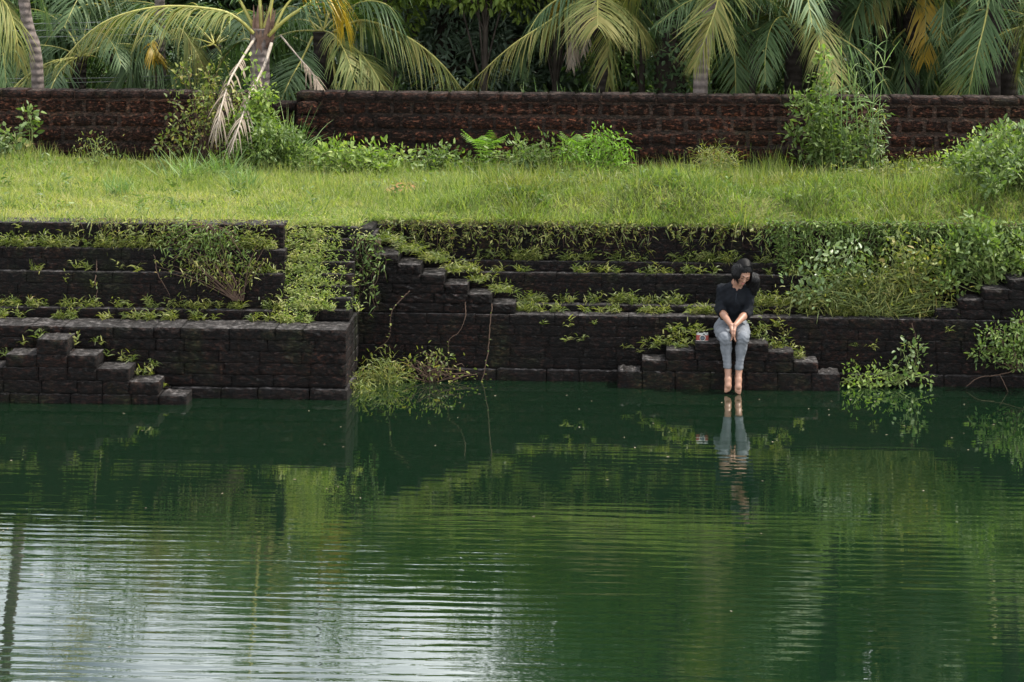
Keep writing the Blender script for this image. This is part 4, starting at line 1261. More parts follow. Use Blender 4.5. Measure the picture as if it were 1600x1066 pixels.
# palms on the right
YD = 5.9
b = P(1093, 150, YD); base = np.array([b[0], YD, GZ])
pd = thing('coconut_palm', 'short grey palm with one broad bright frond, right of the dark tree', 'palm tree', base)
trunk(pd, [base, P(1095, 115, YD), P(1103, 60, YD), P(1112, 0, YD), P(1118, -60, YD)], 0.085, 0.10, M['trunk'])
H = lambda *a_, **k_: hero(pd, *a_, **k_)
H([(1122, -70, YD-0.1), (1130, -40, YD-0.4), (1118, 15, YD-0.7), (1102, 60, YD-0.8), (1086, 104, YD-0.85)], 0.58, 84, 0.32, 'palm_yellow', rach_r=0.018, bare=0.1)
H([(1122, -70, YD), (1150, -80, YD-0.2), (1190, -50, YD-0.3), (1212, 10, YD-0.3)], 0.5, 60, 0.5, 'palm_green')
H([(1118, -60, YD+0.1), (1140, 10, YD+0.3), (1148, 90, YD+0.4), (1150, 165, YD+0.4)], 0.42, 60, 0.25, 'palm_green', bare=0.2)
add_generic(pd, P(1118, -70, YD), 8, 'gy', 0.9, 0.3)

simple_palm('dark upright palm trunk behind the reeds', [(1304, 160), (1303, 80), (1301, 0)], 7.5, 0.125, M['trunk_dark'], (1299, -300), 12, 'gg', 1.1)
simple_palm('dark palm trunk right of the reeds', [(1372, 160), (1376, 90), (1378, 10)], 8.6, 0.12, M['trunk_dark'], (1382, -260), 12, 'gy', 1.1)
pg = simple_palm('dark palm trunk near the right edge behind a long straight frond', [(1572, 165), (1576, 80), (1580, 0)], 7.2, 0.13, M['trunk_dark'], (1584, -280), 12, 'gy', 1.1)
pf = thing('coconut_palm', 'leafy palm with long straight fronds reaching down to the wall at right', 'palm tree', (PX(1545, 150, 6.5), 6.5, GZ))
trunk(pf, [pf.location, P(1552, 60, 6.5), P(1560, -120, 6.5)], 0.11, 0.10, M['trunk_dark'])
H = lambda *a_, **k_: hero(pf, *a_, **k_)
H([(1560, -110, 6.4), (1553, -50, 6.0), (1540, 30, 5.7), (1524, 95, 5.55), (1511, 165, 5.5)], 0.62, 92, 0.25, 'palm_green', rach_r=0.022, bare=0.1)
H([(1560, -110, 6.4), (1600, -70, 6.0), (1620, 0, 5.9), (1600, 60, 5.9), (1590, 110, 5.9)], 0.5, 70, 0.7, 'palm_yellow', bare=0.1)
H([(1555, -110, 6.5), (1510, -90, 6.4), (1480, -20, 6.4), (1468, 70, 6.4)], 0.45, 60, 0.45, 'palm_green', bare=0.1)
pe = thing('coconut_palm', 'spreading palm with golden fronds hanging between the dark trunks', 'palm tree', (PX(1420, 150, 8.0), 8.0, GZ))
trunk(pe, [pe.location, P(1424, 60, 8.0), P(1428, -60, 8.0)], 0.12, 0.11, M['trunk_dark'])
H = lambda *a_, **k_: hero(pe, *a_, **k_)
H([(1428, -60, 8.0), (1440, -60, 7.7), (1446, 0, 7.5), (1446, 60, 7.4), (1444, 95, 7.4)], 0.40, 60, 0.5, 'palm_gold', bare=0.15)
H([(1428, -60, 8.0), (1465, -50, 7.8), (1500, 0, 7.7), (1508, 78, 7.6)], 0.45, 60, 0.5, 'palm_yellow', bare=0.15)
H([(1425, -60, 8.0), (1395, -60, 7.6), (1372, -20, 7.3), (1365, 40, 7.2)], 0.45, 60, 0.6, 'palm_yellow', bare=0.15)
H([(1420, 40, 8.0), (1395, 68, 7.7), (1410, 80, 7.6), (1416, 150, 7.5)], 0.42, 56, 0.3, 'palm_green', bare=0.1)
H([(1424, 50, 8.0), (1448, 72, 7.8), (1480, 75, 7.6), (1510, 110, 7.5)], 0.45, 56, 0.9, 'palm_green', bare=0.1)
add_generic(pe, P(1428, -60, 8.0), 9, 'gyg', 1.0, 2.0, 1)
simple_palm('low palm with dark drooping fronds between the bright frond and the reeds', [(1238, 160), (1240, 110)], 7.0, 0.12, M['trunk_dark'], (1243, 40), 14, 'ggyg', 0.85, 1)
simple_palm('shaded low palm crown behind the reeds', [(1335, 160), (1337, 100)], 9.8, 0.12, M['trunk_dark'], (1340, 55), 12, 'gg', 0.95, 1)
simple_palm('shaded low palm at the right edge beyond the long frond', [(1490, 160), (1492, 120)], 9.6, 0.12, M['trunk_dark'], (1494, 70), 12, 'gg', 0.95, 1)
simple_palm('pale low palm in the far right corner', [(1630, 160), (1630, 100)], 6.6, 0.11, M['trunk_dark'], (1632, 40), 12, 'yg', 0.75, 1)

# ------------------------------------------------------------------ broadleaf trees of the grove
def tree(label, x, y, h, crown, mat, n_leaf=9000, leafL=0.13, leafW=0.045, n_clump=60, tr=0.16, lean=0.0, low=0.15, bark='bark', name='broadleaf_tree'):
    """crown = (half width, half depth, half height) round its centre"""
    base_ = np.array([x, y, GZ])
    g_ = thing(name, label, 'tree', base_)
    top = np.array([lean, 0, h*0.72])
    path = spline([np.zeros(3), np.array([lean*0.3+U(-.1, .1), 0, h*0.3]), top], 14)
    tk = tube(MB(), path, np.linspace(tr*1.2, tr*0.4, 14), 9)
    cc = np.array([lean, 0, h-crown[2]])
    B, D, R = [], [], []
    for k in range(n_clump):
        v = nrm(rng.normal(size=3)); rr = U(0.35, 1.0)**0.6
        c = cc+v*np.array(crown)*rr*(1+0.15*rng.normal())
        if c[2] < low: c[2] = low+U(0, .3)
        if k % 3 == 0:
            s0 = path[int(rng.integers(4, 13))]
            br = spline([s0, (s0+c)/2+np.array([0, 0, 0.15]), c], 8)
            tube(tk, br, np.linspace(tr*0.28, 0.012, 8), 5, cap=False)
        m = n_leaf//n_clump
        size = U(0.28, 0.62)*min(crown)**0.5
        off = rng.normal(size=(m, 3)); off = nrm(off)*(U(0.2, 1, m)**0.5)[:, None]*size*np.array([1.15, 1.0, 0.75])
        B.append(c+off); D.append(nrm(off)+rng.normal(size=(m, 3))*0.5+np.array([0, 0, -0.35]))
        R.append(np.clip(U(0, 0.6, m)+U(0, 0.4), 0, 1))
    B, D, R = np.concatenate(B), np.concatenate(D), np.concatenate(R)
    fo = leaves(MB(), B, D, rng.normal(size=(len(B), 3))*0.6+np.array([0, 0, 0.8]), U(0.6, 1.3, len(B))*leafL, U(0.7, 1.3, len(B))*leafW, R, curl=0.2)
    tk.build('trunk', M[bark], g_, smooth=True)
    fo.build('crown', mat, g_)
    return g_


def X_at(px, Y): return PX(px, 80, Y)
tree('grey-green narrow-leaved tree filling the grove left of the middle palm', X_at(690, 10.5), 10.5, 4.3, (2.2, 1.4, 2.1), M['tree_grey'], 15000, 0.17, 0.042, 80, 0.17)
tree('second grey-green tree crown close behind the middle palm frond', X_at(840, 11.5), 11.5, 4.6, (1.9, 1.4, 2.3), M['tree_grey'], 11000, 0.17, 0.042, 64, 0.16)
tree('dark crooked tree behind the drooping fronds left of centre', X_at(600, 13), 13, 4.6, (2.3, 1.5, 2.2), M['tree_dark'], 9000, 0.16, 0.055, 60)
tree('bright green tree behind the middle palm', X_at(985, 9.6), 9.6, 6.5, (1.25, 1.0, 3.1), M['tree_green'], 9000, 0.12, 0.05, 60, 0.13)
t_ = tree('big dark tree trunk wrapped in creepers right of the middle palm', X_at(1048, 8.2), 8.2, 9.5, (2.6, 1.8, 3.2), M['tree_dark'], 12000, 0.15, 0.06, 70, 0.20, low=3.0)
B = np.array([[rng.normal()*0.24, rng.normal()*0.2-0.1, U(0.1, 2.6)] for _ in range(1500)])
leaves(MB(), B, rng.normal(size=(1500, 3))+np.array([0, -0.5, -0.3]), rng.normal(size=(1500, 3))*0.5+np.array([0, -0.4, 0.8]), U(0.06, 0.12, 1500), U(0.03, 0.06, 1500)).build('creeper_leaves', M['tree_dark'], t_)["kind"] = 'stuff'
specs = [
    (-80, 12, 4.2, (2.2, 1.5, 1.8), 'tree_dark', 'dark tree deep in the grove at the far left'),
    (90, 13.5, 4.5, (2.2, 1.5, 1.8), 'tree_green', 'green tree deep behind the far left palm trunks'),
    (230, 12.5, 4.4, (2.0, 1.4, 1.8), 'tree_dark', 'dark tree deep behind the yellowing frond'),
    (410, 12, 5.6, (1.3, 1.2, 2.6), 'tree_dark', 'dark tree behind the first coconut palm'),
    (490, 15.5, 6.6, (1.2, 1.2, 3.0), 'tree_green', 'green tree deep behind the two young palms'),
    (1130, 12.5, 10.5, (2.6, 1.8, 5.0), 'tree_dark', 'tall dark tree behind the broad bright frond'),
    (1270, 13.5, 11.5, (2.8, 1.8, 5.6), 'tree_green', 'tall green tree behind the reeds'),
    (1420, 12.5, 11.0, (2.8, 1.8, 5.4), 'tree_grey', 'tall grey-green tree behind the golden fronds'),
    (1560, 13.0, 11.0, (2.8, 1.8, 5.4), 'tree_dark', 'tall dark tree behind the right border palms'),
    (-230, 11, 4.2, (2.2, 1.5, 2.0), 'tree_green', 'green tree past the left border of the grove'),
    (1840, 10.5, 10.0, (2.6, 1.8, 4.8), 'tree_green', 'tall green tree well past the right border'),
    (1700, 11.5, 10.0, (2.6, 1.8, 4.8), 'tree_dark', 'tall dark tree just past the right border'),
    (910, 15.0, 9.5, (2.6, 1.8, 4.6), 'tree_dark', 'tall dark tree behind the bright green tree'),
]
for px, Y, h, cr, mt, lab in specs:
    tree(lab, X_at(px, Y), Y, h, cr, M[mt], 9000 if h < 7 else 11500, 0.17, 0.065, 62 if h < 7 else 90, 0.17)
for k, (px, Y, h, lab) in enumerate(((610, 8.4, 2.9, 'slim fresh green tree behind the fronds left of centre'), (760, 8.0, 3.0, 'slim fresh green tree between the drooping fronds'),
                        (870, 8.6, 3.1, 'slim fresh green tree just left of the middle palm'), (1010, 8.0, 3.2, 'slim fresh green tree left of the dark creeper trunk'),
                        (1165, 8.2, 3.2, 'slim fresh green tree right of the broad bright frond'), (1265, 8.8, 3.4, 'slim fresh green tree left of the dark upright trunk'),
                        (1400, 8.9, 3.3, 'slim fresh green tree among the golden fronds'), (1530, 8.3, 3.3, 'slim fresh green tree behind the long straight frond'))):
    tree(lab, X_at(px, Y), Y, h+0.75, (1.05, 0.7, 0.85), M['tree_lit'], 4600, 0.12, 0.05, 40, 0.05, low=1.9, name='slim_tree')
# undergrowth and the far wood that closes the view
mb = MB()
n = 36000
x = U(-16, 14, n); y = U(5.3, 17, n)
b_ = np.stack([x, y, GZ+U(0, 1, n)**1.6*np.clip(0.25+0.17*(y-5)+0.35*snoise(x, y, 0.8), 0.1, 2.3)], -1)
leaves(mb, b_, rng.normal(size=(n, 3))+np.array([0, -0.4, 0.3]), rng.normal(size=(n, 3))*0.5+np.array([0, -0.2, 0.9]), U(0.08, 0.20, n), U(0.03, 0.07, n))
tag(mb.build('undergrowth', M['tree_green']), 'dark leafy undergrowth on the shaded floor of the grove', 'undergrowth', kind='stuff')
mb = MB()
n = 38000
x = U(-26, 24, n); y = U(18, 27, n)
hmax = np.where(x < 0.5, 3.4, 11.0)+0.8*snoise(x, y*0, 0.6)
b_ = np.stack([x, y, GZ+U(0, 1, n)*hmax], -1)
leaves(mb, b_, rng.normal(size=(n, 3))+np.array([0, -0.4, -0.1]), rng.normal(size=(n, 3))*0.5+np.array([0, -0.2, 0.9]), U(0.2, 0.42, n), U(0.1, 0.2, n))
tag(mb.build('far_wood', M['tree_grey']), 'distant mass of dark foliage closing the grove', 'wood', kind='stuff')

# power cables crossing the left of the grove
for k, (ya_, yb_) in enumerate(((33, 30), (43, 41), (52, 52), (118, 116), (125, 122))):
    a_, b2 = P(-200, ya_, 7.6), P(260 if k < 3 else 330, yb_, 7.9)
    pts = [a_+(b2-a_)*s_-np.array([0, 0, 0.05*math.sin(math.pi*s_)]) for s_ in np.linspace(0, 1, 9)]
    mb = tube(MB(), np.array(pts), 0.004, 5)
    tag(mb.build('power_cable', plain('cable_grey', (0.20, 0.21, 0.21), 0.6, 0.3)),
        ['topmost thin cable crossing the grove at the far left', 'second thin cable from the top at the far left', 'third thin cable from the top at the far left',
         'upper of the two low cables just above the left wall', 'lowest cable just above the left wall'][k], 'cable', 'cables in the grove', 'thing')

# ------------------------------------------------------------------ the seated woman: smooth-union distance field, meshed by surface nets
class SDF:
    def __init__(s, lo, hi, h):
        s.lo, s.h = np.array(lo, float), h
        n = np.ceil((np.array(hi)-s.lo)/h).astype(int)+1
        s.D = np.full(n, 0.08)
    def _win(s, lo, hi):
        a = np.clip(np.floor((lo-s.lo)/s.h).astype(int), 0, np.array(s.D.shape))
        b = np.clip(np.ceil((hi-s.lo)/s.h).astype(int)+1, 0, np.array(s.D.shape))
        sl = tuple(slice(i, j) for i, j in zip(a, b))
        g = np.meshgrid(*[s.lo[k]+np.arange(a[k], b[k])*s.h for k in range(3)], indexing='ij')
        return sl, np.stack(g, -1)
    def _put(s, sl, d, k, cut=False):
        A = s.D[sl]
        if cut:
            s.D[sl] = np.maximum(A, -d); return
        if k > 0:
            hh = np.clip(0.5+0.5*(A-d)/k, 0, 1)
            s.D[sl] = A*(1-hh)+d*hh-k*hh*(1-hh)
        else:
            s.D[sl] = np.minimum(A, d)
    def cone(s, a, b, ra, rb, k=0.015, cut=False):
        a, b = V3(a), V3(b)
        m = max(ra, rb)+0.06
        sl, p = s._win(np.minimum(a, b)-m, np.maximum(a, b)+m)
        if p.size == 0: return s
        ab = b-a; t = np.clip(((p-a)@ab)/max(ab@ab, 1e-9), 0, 1)
        d = np.linalg.norm(p-a-t[..., None]*ab, axis=-1)-(ra+(rb-ra)*t)
        s._put(sl, d, k, cut); return s
    def chain(s, pts, rs, k=0.015):
        for i in range(len(pts)-1): s.cone(pts[i], pts[i+1], rs[i], rs[i+1], k)
        return s
    def ell(s, c, r, axes=np.eye(3), k=0.015, cut=False):
        c = V3(c); r = V3(r)*(HS if axes is AX else 1.0); m = r.max()+0.06
        sl, p = s._win(c-m, c+m)
        if p.size == 0: return s
        q_ = (p-c)@np.array(axes).T
        k0 = np.linalg.norm(q_/r, axis=-1); k1 = np.linalg.norm(q_/(r*r), axis=-1)
        d = k0*(k0-1)/np.maximum(k1, 1e-9)
        s._put(sl, d, k, cut); return s
    def grid(s):
        return np.meshgrid(*[s.lo[k]+np.arange(s.D.shape[k])*s.h for k in range(3)], indexing='ij')
    def mesh(s, name, mat, org):
        D = s.D; S = D < 0
        nx, ny, nz = D.shape
        c = np.zeros((nx-1, ny-1, nz-1), np.int8)
        for i in (0, 1):
            for j in (0, 1):
                for k in (0, 1):
                    c += S[i:nx-1+i, j:ny-1+j, k:nz-1+k]
        act = np.argwhere((c > 0) & (c < 8))
        idx = -np.ones(c.shape, np.int64); idx[tuple(act.T)] = np.arange(len(act))
        acc = np.zeros((len(act), 3)); cnt = np.zeros(len(act))
        co = [(i, j, k) for i in (0, 1) for j in (0, 1) for k in (0, 1)]
        for a in co:
            for ax in range(3):
                if a[ax]: continue
                b = list(a); b[ax] = 1
                da = D[tuple((act+np.array(a)).T)]; db = D[tuple((act+np.array(b)).T)]
                m = (da < 0) != (db < 0)
                t = np.where(m, da/np.where(m, da-db, 1), 0)
                pt = np.array(a, float)+np.outer(t, np.array(b, float)-np.array(a, float))
                acc += pt*m[:, None]; cnt += m
        v = s.lo+(act+acc/np.maximum(cnt, 1)[:, None])*s.h-V3(org)
        F_ = []
        for ax in range(3):
            u, w = (ax+1) % 3, (ax+2) % 3
            sh = [slice(None)]*3; s2 = [slice(None)]*3
            sh[ax] = slice(0, -1); s2[ax] = slice(1, None)
            e = np.argwhere(S[tuple(sh)] != S[tuple(s2)])
            e = e[(e[:, u] > 0) & (e[:, w] > 0) & (e[:, u] < D.shape[u]-1) & (e[:, w] < D.shape[w]-1)]
            q_ = []
            for du, dw in ((-1, -1), (0, -1), (0, 0), (-1, 0)):
                g = e.copy(); g[:, u] += du; g[:, w] += dw
                q_.append(idx[tuple(g.T)])
            q_ = np.stack(q_, -1)
            ins = S[tuple(e.T)]
            q_[~ins] = q_[~ins][:, ::-1]
            F_.append(q_)
        F_ = np.concatenate(F_); F_ = F_[(F_ >= 0).all(1)]
        return MB().add(v, F_).mesh(name, mat, smooth=True)


def skin_mat():
    t = NT('skin')
    p = t.pos()
    t.base(t.ramp(t.noise(p, 22, 3), [(0.3, (0.165, 0.085, 0.056)), (0.7, (0.215, 0.114, 0.076))]), 0.48, 0.4)
    t.bsdf.inputs["Subsurface Weight"].default_value = 0.0
    return t.m


def cloth_mat(name, c1, c2, scale, rough=0.9, bump=0.3):
    t = NT(name)
    p = t.pos()
    n = t.noise(t.mapping(p, (1, 1, 0.45)), scale, 5, 0.7)
    t.base(t.ramp(n, [(0.3, c1), (0.7, c2)]), rough, 0.15)
    t.bump(t.noise(p, scale*2.2, 4), bump, 0.006)
    return t.m


M['skin'] = skin_mat()
M['jeans'] = cloth_mat('grey_denim', (0.075, 0.083, 0.095), (0.125, 0.134, 0.150), 26)
M['shirt'] = cloth_mat('black_cotton', (0.0018, 0.0025, 0.004), (0.0045, 0.006, 0.009), 18)
M['hair'] = plain('black_hair', (0.0035, 0.0035, 0.004), 0.55, 0.12, 40, 0.4)
M['lip'] = plain('lips', (0.26, 0.09, 0.075), 0.4, 0.4)
M['brow'] = plain('brows', (0.018, 0.013, 0.011), 0.8, 0.2)

ORG = P(1143, 537, -0.070); ORG[2] = ZSEAT
hipL, hipR = P(1129, 517, -0.030), P(1157, 517, -0.030)
hipL[2] = hipR[2] = ZSEAT+0.085
kneL, kneR = P(1133.5, 529, -0.410), P(1160.5, 528, -0.410)
ankL, ankR = P(1137.5, 578.5, -0.380), P(1154.5, 579.5, -0.380)
hemL, hemR = P(1136.7, 571, -0.383), P(1154.8, 573, -0.383)
toeL, toeR = P(1137.0, 611.5, -0.475), P(1152.5, 614.0, -0.475)
ballL, ballR = P(1137.6, 603.0, -0.455), P(1153.5, 604.5, -0.455)
heelL, heelR = P(1139, 589.0, -0.350), P(1152.6, 590.0, -0.350)
shL, shR = P(1128.5, 452, -0.110), P(1172, 453, -0.110)
elL, elR = P(1124.5, 483, -0.150), P(1168.5, 487, -0.150)
wrL, wrR = P(1142.0, 508, -0.380), P(1148.5, 508.5, -0.385)
pel = P(1143, 510, -0.010); pel[2] = ZSEAT+0.12
wai = P(1144, 493, -0.010)
che = P(1147, 463, -0.080)
nek = P(1151, 443, -0.120)
HC = P(1161.0, 425.0, -0.210)
hu = nrm(np.array((0.30, -0.46, 0.84)))
hf = np.array((0.20, -0.82, -0.52)); hf = nrm(hf-hu*(hf@hu))
hr = np.cross(hf, hu)
AX = np.array([hr, hf, hu])
HS = 0.90          # head size
hr1, hf1, hu1 = hr, hf, hu
hr, hf, hu = hr*HS, hf*HS, hu*HS
lo = np.array([ORG[0]-0.30, -0.60, -0.02]); hi = np.array([ORG[0]+0.36, 0.19, 1.32])

bd = SDF(lo, hi, 0.0055)
# torso, neck
bd.chain([pel, wai, che], [0.105, 0.095, 0.095], 0.03)
bd.cone(shL, shR, 0.040, 0.040, 0.03)
bd.cone(che+V3((0, .02, 0)), nek, 0.085, 0.045, 0.03)
bd.chain([nek, HC-hu*0.075-hf*0.015], [0.047, 0.043], 0.02)
# legs and feet
for h_, k_, a_, b_, tt_, he in ((hipL, kneL, ankL, ballL, toeL, heelL), (hipR, kneR, ankR, ballR, toeR, heelR)):
    bd.chain([h_, k_], [0.060, 0.042], 0.02)
    bd.chain([k_, k_*0.65+a_*0.35+V3((0, .02, 0)), a_], [0.038, 0.034, 0.027], 0.01)
    bd.chain([a_, he], [0.028, 0.026], 0.015)
    bd.chain([a_, a_*0.4+b_*0.6, b_], [0.028, 0.030, 0.027], 0.015)
    bd.chain([he, b_], [0.024, 0.024], 0.02)
    sd_ = nrm(np.cross(b_-a_, (0, -1.0, 0)))
    for q_, (off, ln, r_) in enumerate(((-0.022, 1.0, 0.0095), (-0.009, 1.0, 0.0075), (0.003, 0.92, 0.007), (0.014, 0.82, 0.0065), (0.023, 0.68, 0.006))):
        sg = 1 if h_ is hipL else -1
        o_ = sd_*off*sg*(-1)
        bd.chain([b_+o_*0.9, b_+(tt_-b_)*ln*0.7+o_, b_+(tt_-b_)*ln*1.15+o_+V3((0, 0.008, 0))], [0.013, r_, r_*0.9], 0.006)
# arms
bd.chain([shL, elL], [0.043, 0.036], 0.02).chain([elL, elL*0.6+wrL*0.4, wrL], [0.036, 0.034, 0.0225], 0.015)
bd.chain([shR, elR], [0.043, 0.036], 0.02).chain([elR, elR*0.6+wrR*0.4, wrR], [0.036, 0.034, 0.0225], 0.015)
# hands pressed together, fingers pointing down between the knees
def hand(wr, sg):
    dn = nrm(np.array((0.06*sg, -0.22, -0.97))); ed = nrm(np.array((0.10*sg, -0.93, 0.2))); ed = nrm(ed-dn*(ed@dn)); no = np.cross(dn, ed)
    off = np.array((0.010*sg, 0, 0))
    for q_, (e, ln) in enumerate(((0.028, 0.072), (0.010, 0.080), (-0.009, 0.074), (-0.026, 0.058))):
        k0 = wr+dn*0.072+ed*e+off*0.4
        bd.cone(wr+ed*e*0.5, k0, 0.016, 0.0125, 0.008)
        cur = np.array((-0.012*sg, 0.010*q_, 0))
        m1 = k0+dn*ln*0.45+ed*e*0.12+cur*0.3; m2 = m1+dn*ln*0.32+cur*0.5; m3 = m2+dn*ln*0.25+cur
        bd.chain([k0, m1, m2, m3], [0.0098, 0.0086, 0.0078, 0.0066], 0.003)
    tb = wr+dn*0.022+ed*0.022
    t1 = tb+dn*0.030+ed*0.026; t2 = t1+dn*0.030+ed*0.006; t3 = t2+dn*0.022-ed*0.004
    bd.chain([tb, t1, t2, t3], [0.014, 0.0115, 0.0095, 0.0078], 0.006)
hand(wrL, 1); hand(wrR, -1)
# head
bd.ell(HC+hu*0.012-hf*0.006, (0.074, 0.094, 0.104), AX, 0.02)
bd.cone(HC-hu*0.030+hf*0.042, HC-hu*0.096+hf*0.062, 0.050, 0.024, 0.03)
bd.cone(HC-hu*0.055+hf*0.01-hr*0.045, HC-hu*0.093+hf*0.058, 0.026, 0.018, 0.03)
bd.cone(HC-hu*0.055+hf*0.01+hr*0.045, HC-hu*0.093+hf*0.058, 0.026, 0.018, 0.03)
for sg in (-1, 1):
    bd.ell(HC+hr*0.031*sg+hf*0.098-hu*0.004, (0.019, 0.016, 0.012), AX, 0.004, True)   # eye sockets
    bd.ell(HC+hr*0.031*sg+hf*0.081-hu*0.006, (0.015, 0.013, 0.012), AX, 0.004)         # lids over the eyes
    bd.cone(HC+hr*0.014*sg+hf*0.091+hu*0.012, HC+hr*0.045*sg+hf*0.080+hu*0.012, 0.008, 0.006, 0.012)
    bd.ell(HC+hr*0.042*sg+hf*0.068-hu*0.034, (0.018, 0.016, 0.018), AX, 0.02)          # cheeks
    bd.ell(HC+hr*0.074*sg-hf*0.004-hu*0.012, (0.010, 0.018, 0.030), AX, 0.006)         # ears
    bd.ell(HC+hr*0.009*sg+hf*0.102-hu*0.043, (0.007, 0.008, 0.006), AX, 0.006)
bd.cone(HC+hf*0.090+hu*0.004, HC+hf*0.112-hu*0.038, 0.008, 0.010, 0.010)
bd.ell(HC+hf*0.091-hu*0.066, (0.020, 0.010, 0.006), AX, 0.006)
bd.ell(HC+hf*0.088-hu*0.077, (0.017, 0.010, 0.006), AX, 0.006)
lab = 'barefoot woman in black shirt and grey jeans sitting with bowed head, toes at the water'
person = link('person', bd.mesh('person', M['skin'], ORG), loc=tuple(ORG))
tag(person, lab, 'person', kind='thing')

# shirt: long sleeves pushed up to the elbow, open neck with placket
sh = SDF(lo, hi, 0.006)
sh.chain([wai-V3((0, 0.0, 0.035)), wai*0.5+che*0.5, che], [0.122, 0.116, 0.110], 0.03)
sh.ell(che+V3((0, -0.03, -0.015)), (0.125, 0.10, 0.085), np.eye(3), 0.03)
sh.cone(shL, shR, 0.052, 0.052, 0.03)
sh.cone(che+V3((0, .025, 0.02)), nek-V3((0, -0.01, 0.015)), 0.098, 0.058, 0.03)
for s_, e_, w_ in ((shL, elL, wrL), (shR, elR, wrR)):
    end = e_+(w_-e_)*0.20
    sh.chain([s_, e_], [0.050, 0.048], 0.02).cone(e_, end, 0.050, 0.046, 0.012)
    dr = nrm(w_-e_)
    sh.cone(end-dr*0.012, end+dr*0.004, 0.050, 0.049, 0.004)          # rolled cuff
    sh.cone(end+dr*0.055, e_+(w_-e_)*0.75, 0.052, 0.05, 0, True)
gx, gy, gz = sh.grid()
vb = P(1151.5, 456.5, -0.210)
# open V at the neck
axx = (gx-vb[0])-(gz-vb[2])*0.12
wd = np.maximum(np.abs(axx)-(gz-vb[2])*0.52, -(gz-vb[2]))
sh.D = np.where(gy < nek[1]+0.02, np.maximum(sh.D, -wd), sh.D)
sh.cone(nek-V3((0, 0.0, 0.02)), HC-hu*0.08, 0.054, 0.052, 0, True)
sh.D += 0.0030*np.sin(gz*55+gx*60+np.sin(gx*38)*1.5)*np.sin(gx*30+gz*17+1.0)+0.0018*np.sin(gz*110-gx*70+gy*60)
shirt = link('shirt', sh.mesh('shirt', M['shirt'], ORG), person)
mb = MB()
pk = spline([vb+V3((0.0, -0.012, -0.005)), P(1150, 464, -0.215), P(1149, 472, -0.205)], 6)
tube(mb, pk-ORG, 0.005, 5)
mb.build('placket', plain('shirt_placket', (0.009, 0.012, 0.017), 0.8, 0.2), shirt)

# jeans
je = SDF(lo, hi, 0.006)
je.ell(pel+V3((0, 0.01, -0.012)), (0.152, 0.118, 0.105), np.eye(3), 0.03)
je.cone(pel, wai-V3((0, 0, 0.02)), 0.120, 0.113, 0.04)
for h_, k_, a_ in ((hipL, kneL, hemL), (hipR, kneR, hemR)):
    je.chain([h_, h_*0.5+k_*0.5+V3((0, 0, 0.006)), k_+V3((0, 0.01, 0))], [0.084, 0.074, 0.055], 0.035)
    je.chain([k_, k_*0.62+a_*0.38+V3((0, .024, 0)), a_], [0.053, 0.047, 0.035], 0.035)
    je.cone(a_-V3((0, 0, 0.012)), a_+V3((0, 0, 0.006)), 0.0385, 0.0385, 0.004)
    je.cone(a_-V3((0, 0, 0.065)), a_-V3((0, 0, 0.11)), 0.05, 0.05, 0, True)
gx, gy, gz = je.grid()
je.D += 0.0024*np.sin(gz*150+gx*45+np.sin(gx*60)*2)*np.exp(-((gz-kneL[2]+0.02)/0.07)**2) + 0.0016*np.sin(gz*190+gx*30)*np.exp(-((gz-hemL[2]-0.04)/0.05)**2)+0.0012*np.sin(gx*80+gy*70+gz*40)
je.D = np.maximum(je.D, ZSEAT+0.002-gz-np.where(gy < YP+0.005, 9, 0))
link('jeans', je.mesh('jeans', M['jeans'], ORG), person)

# hair: cap parted to one side, falling forward over her left cheek to the shoulder
ha = SDF(lo, hi, 0.005)
ha.ell(HC+hu*0.022-hf*0.014, (0.090, 0.104, 0.108), AX, 0.02)
ha.chain([HC-hf*0.045+hu*0.01, HC-hf*0.060-hu*0.06, nek+V3((0, 0.045, 0.015))], [0.060, 0.048, 0.036], 0.03)
ha.chain([HC+hr*0.06+hu*0.055+hf*0.02, HC+hr*0.085-hu*0.005+hf*0.035, P(1180, 438, -0.210), P(1183, 452, -0.180)], [0.040, 0.040, 0.040, 0.022], 0.02)
ha.chain([HC+hr*0.07+hu*0.03, P(1181, 432, -0.170), P(1186, 445, -0.140)], [0.040, 0.026, 0.008], 0.02)
ha.chain([HC+hr*0.05-hu*0.02, P(1177, 448, -0.150), P(1180, 460, -0.130)], [0.045, 0.038, 0.016], 0.02)
ha.chain([HC-hr*0.070-hf*0.02-hu*0.01, P(1149, 434, -0.160), P(1148, 441, -0.140)], [0.020, 0.016, 0.010], 0.015)
ha.chain([HC+hr*0.075+hu*0.01-hf*0.02, P(1178, 439, -0.19), P(1178, 452, -0.17), P(1176, 461, -0.16)], [0.045, 0.032, 0.018, 0.006], 0.03)
gx, gy, gz = ha.grid()
pp = np.stack([gx, gy, gz], -1)-HC
c_r, c_f, c_u = pp@hr1/HS, pp@hf1/HS, pp@hu1/HS
